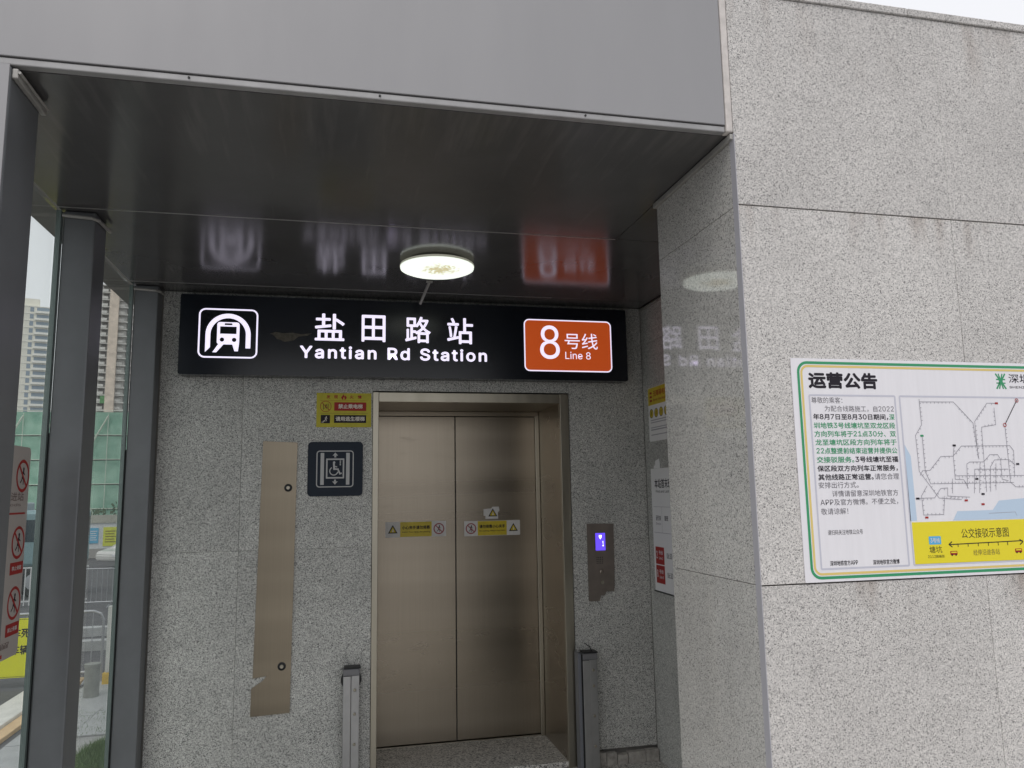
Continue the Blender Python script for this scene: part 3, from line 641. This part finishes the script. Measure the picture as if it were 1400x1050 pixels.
MB().prism([(.045, .701), (.13, .701), (.13, .73), (.12, .755), (.07, .745), (.065, .72), (.045, .715)], -.003, -.0005).build('torn_corner', mat('notice_board_white'), n2)
P = Print(n2, -.004)
P.text('heading', M_INK, 1, '本站首末班车时间', .05, .42, .585, .64, .012); P.text('heading_english', M_INK, 1, 'First and Last Train Times', .065, .42, .560, .575, .01)
P.rect('rule', M_GREY, 1, .02, .44, .478, .480); P.rect('rule', M_GREY, 1, .02, .44, .330, .3325); P.rect('rule', M_GREY, 1, .135, .137, .3325, .478)
P.text('subheading', M_INK, 1, '运行方向', .05, .12, .40, .43, .01); P.text('subheading', M_GREY, 1, 'Direction', .05, .12, .375, .390, .01)
P.text('subheading', M_INK, 1, '首班', .17, .22, .40, .43, .01); P.text('subheading', M_INK, 1, '末班', .30, .35, .40, .43, .01)
for z0, z1, nn in ((.162, .262, '2'), (.055, .158, '8')):
    P.rect('red_box', M_RED, 1, .025, .145, z0-.01, z1-.012)
    P.text('line_number', M_WHITE, 2, nn, .035, .052, z0+.022, z0+.065, .01); P.text('line_lettering', M_WHITE, 2, '号线', .070, .125, z0+.045, z0+.068, .01); P.text('line_lettering', M_WHITE, 2, 'Line '+nn, .070, .125, z0+.018, z0+.034, .01)
    for q in (.18, .31): P.text('train_time', M_INK, 1, {('2', .18): '06:30', ('2', .31): '23:00', ('8', .18): '06:30', ('8', .31): '23:00'}[(nn, q)], q, q+.07, z0+.03, z0+.06, .01)
P.done()

# ------------------------------------------------------------------ big notice board on the front wall
nb = thing('notice_board', 'white green bordered notice board with metro map on the pale granite wall', 'notice board', (0, 2.0955, 0))
board(nb, 'board', M_POSTER, 1.360, 2.60, 1.220, 1.896, .003, .002)
P = Print(nb, -.003)
P.rring('green_border', M_GREEN, 1, 1.379, 2.581, 1.228, 1.887, .035, .0085)
P.rring('gold_border', M_GOLD, 1, 1.3905, 2.5695, 1.2395, 1.8755, .026, .007)
P.text('title_character', M_INK, 1, '运营公告', 1.416, 1.661, 1.802, 1.854, .03)
P.rring('column_frame', M_FRAMEP, 1, 1.413, 1.722, 1.255, 1.784, .006, .0055)
P.rring('map_frame', M_FRAMEP, 1, 1.734, 2.55, 1.255, 1.784, .006, .0055)
lines = [(1.766, 1.422, 1.534, [('尊敬的乘客：', 0)]), (1.740, 1.466, 1.716, [('为配合线路施工，自2022', 0)]), (1.7145, 1.424, 1.716, [('年8月7日至8月30日期间，', 1), ('深', 2)]),
 (1.688, 1.424, 1.716, [('圳地铁3号线塘坑至双龙区段', 2)]), (1.662, 1.424, 1.716, [('方向列车将于21点30分、双', 2)]), (1.636, 1.425, 1.716, [('龙至塘坑区段方向列车将于', 2)]),
 (1.610, 1.427, 1.716, [('22点整提前结束运营并提供公', 2)]), (1.583, 1.426, 1.716, [('交接驳服务。', 2), ('3号线塘坑至福', 1)]), (1.556, 1.426, 1.712, [('保区段双方向列车正常服务，', 1)]),
 (1.530, 1.427, 1.714, [('其他线路正常运营。', 1), ('请您合理', 0)]), (1.506, 1.426, 1.568, [('安排出行方式。', 0)]), (1.480, 1.470, 1.706, [('详情请留意深圳地铁官方', 0)]), (1.454, 1.428, 1.703, [('APP及官方微博。不便之处，', 0)]), (1.427, 1.428, 1.525, [('敬请谅解！', 0)])]
def wid(s): return sum(.6 if c.isascii() else (.65 if c in '，。、：！' else 1.0) for c in s)
for z, x0, x1, runs in lines:
    tot = sum(wid(r[0]) for r in runs); x = x0
    for body, st in runs:
        w = (x1-x0)*wid(body)/tot
        P.text(('notice_text', 'bold_notice_text', 'green_notice_text')[st], (M_GREY2 if st == 0 else M_INK if st == 1 else M_GREEN) if 'M_GREY2' in globals() else (mat('text_grey', (.13, .12, .14), .5), M_INK, M_GREEN)[st], 1, body, x, x+w-.004, z-.0095, z+.0095, (.0, .016, .012)[st])
        x += w
P.text('caption', M_INK, 1, '深圳地铁官方APP', 1.446, 1.541, 1.266, 1.281, .01); P.text('caption', M_INK, 1, '深圳地铁官方微博', 1.593, 1.686, 1.264, 1.279, .01)
P.text('caption', M_INK, 1, '请扫码关注地铁公众号', 1.446, 1.566, 1.357, 1.372, .0)
# metro emblem
ex, ez = 2.128, 1.835
for sx in (-1, 1):
    P.line('metro_emblem', M_GREEN, 1, [(ex+sx*.017, ez+.023), (ex+sx*.008, ez+.010), (ex+sx*.004, ez), (ex+sx*.008, ez-.010), (ex+sx*.017, ez-.023)], .0055)
    P.line('metro_emblem', M_GREEN, 1, [(ex+sx*.007, ez+.023), (ex+sx*.002, ez+.008), (ex+sx*.002, ez-.008), (ex+sx*.007, ez-.023)], .0045)
for q in (-.006, .006): P.line('metro_emblem', M_GREEN, 1, [(ex-.016, ez+q), (ex+.016, ez+q)], .004)
P.text('metro_name', M_INK, 1, '深圳地铁', 2.160, 2.330, 1.830, 1.860, .006); P.text('metro_name', M_INK, 1, 'SHENZHEN METRO', 2.160, 2.330, 1.812, 1.820, .01)
# map print
MP = {'a': [(1.808, 1.772), (1.809, 1.691), (1.783, 1.657), (1.785, 1.544), (1.815, 1.505), (1.849, 1.46), (1.931, 1.454)], 'b': [(1.807, 1.764), (1.935, 1.765), (1.948, 1.753), (2.003, 1.697), (2.012, 1.581)], 'c': [(1.807, 1.655), (1.807, 1.544), (1.823, 1.505), (2.136, 1.505)], 'd': [(1.787, 1.532), (1.797, 1.546), (1.825, 1.547), (1.869, 1.59), (1.915, 1.591), (1.95, 1.623), (2.136, 1.624), (2.149, 1.607), (2.143, 1.525)], 'e': [(1.923, 1.625), (1.916, 1.591), (1.915, 1.518), (1.947, 1.516), (1.961, 1.489)], 'f': [(1.917, 1.529), (2.18, 1.527), (2.268, 1.526)], 'g': [(2.1, 1.762), (2.064, 1.762), (2.01, 1.702), (2.01, 1.586)], 'h': [(2.09, 1.747), (2.09, 1.692), (2.034, 1.684), (2.031, 1.586), (2.029, 1.478)], 'i': [(2.125, 1.689), (2.125, 1.585), (2.124, 1.506), (2.143, 1.491), (2.263, 1.488)], 'j': [(1.958, 1.489), (1.964, 1.566), (1.976, 1.572), (2.029, 1.572), (2.055, 1.595), (2.085, 1.595), (2.095, 1.58), (2.093, 1.516), (2.116, 1.511)], 'k': [(2.044, 1.478), (2.053, 1.556), (2.071, 1.578), (2.127, 1.579), (2.148, 1.562)], 'l': [(1.982, 1.474), (1.992, 1.549), (2.12, 1.548)], 'm': [(1.808, 1.498), (1.785, 1.468), (1.787, 1.409), (1.86, 1.409), (1.87, 1.466)], 'n': [(1.765, 1.461), (1.832, 1.461), (1.858, 1.49), (1.884, 1.491), (1.881, 1.466), (1.963, 1.461)], 'o': [(1.9, 1.475), (1.905, 1.519)], 'p': [(2.002, 1.474), (2.014, 1.566)], 'q': [(2.075, 1.566), (2.065, 1.482)]}
P.poly('map_sea', M_SEA, 1, [(1.737, 1.391), (1.761, 1.392), (1.759, 1.592), (1.740, 1.628)])
P.poly('map_sea', M_SEA, 1, [(1.893, 1.3895), (2.548, 1.3895), (2.548, 1.458), (2.171, 1.454), (2.072, 1.448), (2.045, 1.419), (1.912, 1.418)])
MP['r'] = [(2.268, 1.526), (2.40, 1.56), (2.50, 1.56)]; MP['s'] = [(2.263, 1.488), (2.36, 1.45)]
for k, pts in MP.items():
    P.line('map_line', mat('map_line_ink', (.27, .26, .30), .5), 2, pts, .0015)
    for (x0, z0), (x1, z1) in zip(pts, pts[1:]):
        l = math.hypot(x1-x0, z1-z0); n = int(l/.013)
        for i in range(1, n):
            x, z = x0+(x1-x0)*i/n, z0+(z1-z0)*i/n; ux, uz = (x1-x0)/l, (z1-z0)/l; s_ = 1 if k in 'acegikmo' else -1
            P.line('station_tick', M_GREY, 3, [(x, z), (x-uz*.0045*s_, z+ux*.0045*s_)], .0018)
for i in range(11):
    f0, f1 = i/11, (i+.6)/11; P.line('closed_section', M_INK, 2, [(2.182-.057*f0, 1.772-.081*f0), (2.182-.057*f1, 1.772-.081*f1)], .0028)
for x, z in ((2.182, 1.772), (2.125, 1.691)): P.ring('terminal_ring', M_RED, 3, x, z, .0045, .0068, n=16)
for i, (x, z) in enumerate([(2.101, 1.762), (1.797, 1.401), (1.948, 1.451), (2.01, 1.438), (1.923, 1.625), (2.159, 1.564), (2.014, 1.47), (1.996, 1.518), (1.806, 1.656), (1.77, 1.46)]):
    P.rrect('map_tag', (M_RED if i < 4 else M_GREEN if i == 8 else M_INK), 3, x-.006, x+.006, z-.003, z+.003, .001)
P.line('map_legend', M_GREY, 2, [(2.03, 1.409), (2.13, 1.411), (2.135, 1.40)], .0012)
P.rect('yellow_band', M_YEL, 1, 1.741, 2.548, 1.260, 1.3875)
P.text('band_title', M_INK, 2, '公交接驳示意图', 1.918, 2.096, 1.334, 1.364, .0)
P.rrect('line_tag', M_BLUE, 2, 1.797, 1.841, 1.318, 1.343, .003); P.text('line_tag_text', M_WHITE, 3, '3号线', 1.802, 1.836, 1.323, 1.338, .01)
P.text('stop_name', M_INK, 2, '塘坑', 1.796, 1.842, 1.292, 1.313, .0); P.text('stop_name', M_INK, 2, '2112路接驳', 1.789, 1.849, 1.277, 1.286, .0)
P.line('route_arrow', M_INK, 2, [(1.870, 1.316), (2.145, 1.320)], .003)
for x in (1.902, 1.939, 1.977, 2.015, 2.052, 2.088): P.line('route_arrow', M_INK, 2, [(x, 1.317), (x, 1.309)], .0025)
for x, s_ in ((1.869, 1), (2.146, -1)): P.line('route_arrow', M_INK, 3, [(x+.010*s_, 1.324), (x, 1.3165), (x+.010*s_, 1.309)], .003)
P.text('route_caption', mat('brown_ink', (.20, .15, .04), .5), 2, '经停沿途各站', 1.956, 2.055, 1.280, 1.298, .0)
for x in (1.871, 2.114):
    P.rrect('bus_mark', M_RED, 2, x, x+.026, 1.284, 1.296, .002); P.rect('bus_window', M_YEL, 3, x+.003, x+.023, 1.290, 1.294)
    for q in (.006, .020): P.disc('bus_wheel', M_INK, 3, x+q, 1.284, .0028, 10)
P.done()

# ------------------------------------------------------------------ beige prohibition board on the glass
pb = thing('prohibition_board', 'beige board of red prohibition signs fixed inside the front glass pane', 'sign', (-1.058, 2.36, .985), math.pi/2)
board(pb, 'board', M_OFFWH, 0, .68, 0, .70, .006, .02)
P = Print(pb, -.006)
for x in (.12, .29, .46, .62):
    P.ring('ban_ring', M_RED, 1, x, .60, .045, .056); P.line('ban_ring', M_RED, 2, [(x-.035, .635), (x+.035, .565)], .009); man(P, x, .60, .03, M_INK, 1)
P.text('lettering', mat('text_brown', (.18, .13, .12), .5), 1, '请勿携带危险品后进站', .08, .64, .515, .545, .01); P.text('lettering', mat('text_brown'), 1, 'No dangerous goods', .08, .62, .495, .507)
P.rect('red_rule', M_RED, 1, .03, .66, .470, .476)
for r0 in (.375, .175):
    for x in (.12, .29, .46, .62):
        P.ring('ban_ring', M_RED, 1, x, r0, .045, .055); P.line('ban_ring', M_RED, 2, [(x-.035, r0+.035), (x+.035, r0-.035)], .009); man(P, x, r0, .032, M_INK, 1)
        P.rect('red_label', M_RED, 1, x-.055, x+.055, r0-.105, r0-.065); P.text('label_lettering', M_WHITE_S, 2, {.12: '禁止吸烟', .29: '禁止摆卖', .46: '禁止躺卧', .62: '禁止倚靠'}[x], x-.04, x+.04, r0-.092, r0-.077, .01)
P.text('lettering', mat('text_brown'), 1, '请勿在此停留', .08, .60, .035, .055, .01); P.rect('red_foot', M_RED, 1, .05, .55, .008, .02)
P.done()

# ------------------------------------------------------------------ street seen through the glass
bo = thing('bollard', 'short grey stone bollard on the pavement, seen through the rear pane', 'bollard', (-3.26, 12.18, -1.2))
MB().lathe([(.098, 0), (.096, .42), (.09, .435)], (0, 0, 0), 24).build('bollard_shaft', mat('stone_grey', (.27, .28, .26), .85, var=.2, vscale=9), bo, False)
MB().lathe([(.105, .40), (.105, .445)], (0, 0, 0), 24).build('bollard_cap', mat('stone_grey'), bo)
gp = thing('gate_post', 'white post with a yellow foot behind the bollard', 'post', (-3.23, 12.95, -1.2))
MB().box((-.055, -.05, .17), (.05, .05, 1.12), .006).build('post_shaft', mat('white_paint', (.60, .60, .57), .5, var=.08, vscale=6), gp)
MB().box((-.085, -.07, 0), (.07, .07, .169), .01).build('post_foot', mat('yellow_paint', (.62, .42, .08), .6, var=.15, vscale=12), gp)
def barrier(label, x, y, z, L_, h, m, n, grp):
    c = thing('crowd_barrier', label, 'barrier', (x, y, z), 0, grp); r = .02; q = .14
    fr_ = [(0, 0, 0), (0, 0, h-q), (q*.3, 0, h-q*.3), (q, 0, h), (L_-q, 0, h), (L_-q*.3, 0, h-q*.3), (L_, 0, h-q), (L_, 0, 0)]
    MB().tube(fr_, r, 8).build('frame', m, c); MB().tube([(0, 0, .15), (L_, 0, .15)], r*.8, 6).build('rail', m, c)
    for i in range(1, n): MB().tube([(L_*i/n, 0, .15), (L_*i/n, 0, h-.005)], .008, 5).build('bar', m, c)
    for xx_ in (.2, L_-.2): MB().tube([(xx_, -.22, .01), (xx_, 0, .06), (xx_, .22, .01)], .014, 6).build('foot', m, c)
    return c
barrier('near galvanised crowd barrier holding the yellow board', -5.35, 13.15, -1.2, 1.95, 1.03, M_GALV, 13, 'crowd barriers in the street')
yb = thing('parking_board', 'bright yellow warning board with black lettering tied to the near barrier', 'sign', (-5.08, 13.10, -1.06))
board(yb, 'board', mat('board_yellow', (.72, .72, .03), .5, var=.05, vscale=3), 0, 1.38, 0, .84, .01, .005)
P = Print(yb, -.010); P.rring('edge_line', M_INK, 1, .012, 1.368, .012, .828, .003, .006)
P.text('lettering', M_INK, 1, '禁停车死', .24, .70, .56, .70, .02); P.text('lettering', M_INK, 1, '社会车辆', .22, .70, .32, .46, .02)
P.text('lettering', M_INK, 1, '请勿驶入', .78, 1.28, .56, .70, .02); P.done()
b1 = barrier('far galvanised crowd barrier across the road, seen through the rear pane', -7.9, 24, gz(24), 2.0, 1.05, M_GALV, 15, 'crowd barriers in the street')
rl = thing('white_railing', 'white upright railing along the road, seen through the front pane', 'railing', (-12.6, 25.2, gz(25.2)))
mw = mat('railing_white', (.55, .56, .56), .5)
for z in (.12, 1.06): MB().box((0, -.02, z), (5.6, .02, z+.04)).build('rail', mw, rl)
for i in range(40): MB().box((.02+i*.14, -.012, .02), (.045+i*.14, .012, 1.07)).build('pale', mw, rl)
kb = MB()
for y in (16.2, 18.2): kb.box((-30, y, gz(y)-.1), (-3.0, y+.25, gz(y)+.16), .01)
struct(kb.build('kerb', mat('old_kerb', (.40, .41, .41), .8, var=.15, vscale=4)))

# lorry behind the railing
tk = thing('lorry', 'grey blue lorry parked behind the white railing', 'lorry', (-10.1, 28.0, gz(28)))
mt = mat('lorry_paint', (.20, .30, .32), .4, .2, var=.08); mglass = mat('dark_window', (.03, .045, .055), .08)
MB().box((0, 0, .95), (1.75, 2.1, 2.75), .12).build('cab', mt, tk); MB().box((.12, -.012, 1.75), (1.4, .0, 2.45), .004).build('window', mglass, tk)
MB().box((1.70, .2, 1.85), (1.765, 1.9, 2.5)).build('windscreen', mglass, tk)
MB().box((-4.6, -.02, 1.15), (-.08, 2.12, 3.0), .05).build('cargo_box', mat('cargo_grey', (.28, .33, .36), .5), tk); MB().box((-4.5, .25, .75), (1.6, 1.85, .94)).build('chassis', M_BLACK, tk)
for x in (.75, -2.6, -3.7):
    wv = MB().lathe([(.40, -.04), (.50, 0), (.50, .26), (.40, .30)], (x, .0, .50), 28, 'y').build('tyre', M_BLACK, tk)
    MB().lathe([(.26, -.05), (.10, -.06)], (x, .0, .50), 20, 'y').build('hub', M_GALV, wv)

# white car
cr_ = thing('parked_car', 'white saloon car on the road beyond the barriers', 'car', (-10.75, 43.5, gz(43.5)), .9)
prof = [(.02, .35), (.0, .62), (.10, .80), (.95, .93), (1.55, 1.36), (2.0, 1.45), (2.9, 1.44), (3.6, 1.05), (4.35, .98), (4.45, .55), (4.40, .30), (.3, .28)]
mc = mat('car_white', (.70, .69, .66), .25, coat=.6)
cb = MB(); cb.prism(prof[::-1], 0, 1.75); bmesh.ops.bevel(cb.bm, geom=[e for e in cb.bm.edges], offset=.05, segments=2, affect='EDGES'); cb.build('body', mc, cr_)
MB().prism([(1.18, .97), (1.95, .97), (1.95, 1.36), (1.68, 1.34)], -.008, .01).build('window', mglass, cr_); MB().prism([(2.0, .97), (3.2, 1.0), (2.85, 1.36), (2.0, 1.37)], -.008, .01).build('window', mglass, cr_)
for x in (.82, 3.5):
    wv = MB().lathe([(.28, -.03), (.33, 0), (.33, .2)], (x, -.0, .33), 24, 'y').build('tyre', M_BLACK, cr_); MB().lathe([(.2, -.035), (.06, -.045)], (x, 0, .33), 16, 'y').build('rim', M_GALV, wv)
MB().box((-.01, .1, .55), (.06, .45, .68)).build('headlight', M_WHITE, cr_); MB().box((.05, -.01, .24), (4.3, .02, .40)).build('sill', M_BLACK, cr_)

# hoarding with posters
hd = thing('hoarding', 'white street hoarding with pale top beam beyond the road', 'fence', (-30, 52, -2.0))
for i in range(14): MB().box((i*2.2, 0, .56), (i*2.2+2.17, .08, 2.08)).build('hoarding_panel', mat('hoarding_white', (.60, .62, .63), .6, var=.05), hd)
MB().box((0, -.06, 2.09), (31, .16, 2.57)).build('top_beam', mat('beam_beige', (.42, .42, .36), .7, var=.1), hd); MB().box((0, -.12, 0), (31, .2, .54)).build('plinth', mat('beam_grey', (.36, .35, .33), .8), hd)
for nm, xa, xb, z0, z1, m in (('blue', -14.52, -14.0, -1.12, -.2, mat('poster_blue', (.12, .42, .62), .5)), ('yellow', -13.74, -12.9, -1.30, -.17, mat('poster_lime', (.62, .66, .08), .5))):
    t = thing('street_poster', 'blue street poster on the white hoarding' if nm == 'blue' else 'lime yellow street poster on the white hoarding', 'poster', (xa, 51.99, z0), 0, 'posters on the hoarding')
    MB().box((0, -.03, 0), (xb-xa, 0, z1-z0), .004).build('poster_sheet', m, t)
    P = Print(t, -.034); w_, h_ = xb-xa, z1-z0
    for k in range(5): P.rect('print_line', M_WHITE if nm == 'blue' else mat('brown_ink', (.20, .15, .04), .5), 1, w_*.15, w_*(.85-.1*(k % 2)), h_*(.2+.14*k), h_*(.25+.14*k))
    P.done()

# netted building under construction
nt_ = thing('scaffolded_building', 'long low building wrapped in green construction netting over scaffold', 'building', (-70, 66, -2.0))
mn = bpy.data.materials.new('green_netting'); mn.use_nodes = True; N = mn.node_tree.nodes; L = mn.node_tree.links; p = N['Principled BSDF']
tc = N.new('ShaderNodeTexCoord'); nz = N.new('ShaderNodeTexNoise'); nz.inputs['Scale'].default_value = .9; nz.inputs['Detail'].default_value = 6; L.new(tc.outputs['Object'], nz.inputs['Vector'])
rp = N.new('ShaderNodeValToRGB'); rp.color_ramp.elements[0].position = .3; rp.color_ramp.elements[0].color = (.22, .42, .32, 1); rp.color_ramp.elements[1].position = .75; rp.color_ramp.elements[1].color = (.42, .62, .50, 1)
L.new(nz.outputs[0], rp.inputs[0]); L.new(rp.outputs[0], p.inputs['Base Color']); p.inputs['Roughness'].default_value = .9
MB().box((0, .9, .0), (90, 18, 9.6)).build('wall', M_CONC, nt_)
for i in range(30):
    for k in range(5): MB().quad([(i*3, .12*((i+k) % 2), .9+k*1.9), (i*3+2.95, .12*((i+k+1) % 2), .9+k*1.9), (i*3+2.95, .1, 2.72+k*1.9), (i*3, .1, 2.72+k*1.9)]).build('net_panel', mn, nt_)
sc = MB(); ms = mat('scaffold_pole', (.60, .66, .56), .5)
for i in range(61): sc.tube([(i*1.5, -.12, 0), (i*1.5, -.12, 10.2)], .03, 5)
for k in range(6): sc.tube([(0, -.12, .9+k*1.9), (90, -.12, .9+k*1.9)], .03, 5)
for i in range(0, 30, 2): sc.tube([(i*3, -.16, .9), (i*3+4.5, -.16, 10)], .07, 5); sc.tube([(i*3+4.5, -.16, .9), (i*3, -.16, 10)], .07, 5)
stuff(sc.build('scaffold', ms, nt_))

# towers, their colours paled in place of distance haze
def tower(name, label, loc, rz, w, d, floors, fh, mwall, mslab, style):
    t = thing(name, label, 'tower block', loc, rz)
    H = floors*fh; wn_ = MB(); sb = MB()
    MB().box((-w/2, .6 if style else 0, 0), (w/2, d, H)).build('wall', mwall, t)
    for k in range(floors):
        z = k*fh
        if style == 0:
            sb.box((-w/2-.15, -.15, z+fh-.25), (w/2+.15, d, z+fh-.02))
            for x in (-w*.46, -w*.37): wn_.box((x, -.06, z+.9), (x+w*.045, .05, z+2.3))
            for y in (d*.2, d*.5, d*.8): wn_.box((w/2-.05, y, z+.8), (w/2+.06, y+1.6, z+2.4))
            wn_.box((w*.02, -.06, z+.6), (w*.10, .05, z+2.5)); wn_.box((w*.16, -.06, z+.4), (w*.42, .05, z+2.5)); sb.box((w*.13, -1.2, z), (w*.46, 0, z+.9))
        else:
            sb.box((-w/2-.3, -.9, z+fh-.5), (w/2+.3, d, z+fh-.1))
            n = 5
            for i in range(n):
                x = -w/2+.4+i*(w-.8)/n
                if i != 2: wn_.box((x+.4, .5, z+.2), (x+(w-.8)/n-.5, .7, z+fh-.6))
            for i in (0, 2, 4): sb.box((-w/2+i*w/5, -.7, z+.1), (-w/2+i*w/5+w/5*.85, -.45, z+1.1))
            for y in (d*.15, d*.45, d*.75): wn_.box((w/2-.05, y, z+.4), (w/2+.08, y+2.0, z+2.2)); wn_.box((-w/2-.08, y, z+.4), (-w/2+.05, y+2.0, z+2.2))
    stuff(wn_.build('windows', mat('far_window', (.28, .34, .40), .25) if style == 0 else mat('bare_opening', (.24, .23, .22), .8), t)); stuff(sb.build('floor_slabs', mslab, t))
    MB().box((-w*.3, d*.3, H), (w*.2, d*.6, H+4)).build('roof_house', mwall, t)
    return t, H
tower('tower_block', 'finished cream tower block with rows of balconies, seen through the front pane', (-125.5, 350, -2), .30, 17, 14, 28, 3.0, mat('cream_wall', (.78, .76, .68), .8, var=.04, vscale=.3), mat('cream_slab', (.86, .85, .80), .8), 0)
tB, HB = tower('tower_block', 'unfinished concrete tower block with orange hoist mast, seen through the rear pane', (-87.5, 340, -2), .10, 16, 16, 30, 3.05, mat('bare_concrete', (.66, .645, .62), .85, var=.1, vscale=.3), mat('pale_slab', (.74, .73, .70), .85), 1)
MB().box((-4.2, -2.6, 0), (-.9, -1.0, HB+8)).build('hoist_mast', mat('hoist_orange', (.80, .68, .57), .7, var=.2, vscale=.5), tB)
MB().box((-6, -1.6, 42), (-1, -1.0, 45)).build('green_screen', mat('screen_green', (.15, .35, .15), .8), tB)

# low roadside shrubs between hoarding and netted building
hg = MB()
for i in range(2600):
    x = random.uniform(-30, -4); z = random.uniform(.0, 3.1); y = 56+random.uniform(0, 2); s_ = random.uniform(.08, .2); a = random.uniform(0, 3.14)
    v = Vector((math.cos(a)*s_, math.sin(a)*s_*.4, random.uniform(-s_, s_))); u_ = Vector((-math.sin(a)*s_*.3, .05, s_*.8)); c0 = Vector((x, y, -2+z+.3*math.sin(x*1.7)))
    hg.quad([c0-v, c0+u_, c0+v, c0-u_])
stuff(hg.build('hedge', mat('leaf_grey_green', (.07, .11, .06), .8, var=.4, vscale=3)))
# grass tuft beside the pavement
gr = MB()
for i in range(2600):
    a = random.uniform(0, 6.28); r_ = .30*math.sqrt(random.random()); x = -2.30+r_*math.cos(a)*1.0; y = 9.25+r_*math.sin(a)*1.3; h = random.uniform(.08, .26)*(1.1-r_*1.6); dxx = random.uniform(-.07, .07); dy = random.uniform(-.07, .07); w_ = .004
    b0 = Vector((x-w_, y, -1.2)); b1 = Vector((x+w_, y, -1.2)); t0 = Vector((x+dxx, y+dy, -1.2+h)); m0 = Vector((x+dxx*.3, y+dy*.3, -1.2+h*.6))
    gr.quad([b0, b1, m0+Vector((w_*.7, 0, 0)), m0-Vector((w_*.7, 0, 0))]); gr.bm.faces.new([gr.bm.verts.new(q) for q in (m0-Vector((w_*.7, 0, 0)), m0+Vector((w_*.7, 0, 0)), t0)])
for i in range(260):
    x = random.uniform(-3.4, -2.4); y = random.uniform(10.2, 11.4); h = random.uniform(.015, .035)
    b0 = Vector((x-.003, y, -1.19)); gr.bm.faces.new([gr.bm.verts.new(q) for q in (b0, b0+Vector((.006, 0, 0)), b0+Vector((random.uniform(-.03, .03), 0, h)))])
stuff(gr.build('grass', mat('grass_blade', (.10, .17, .05), .7, var=.4, vscale=30)))
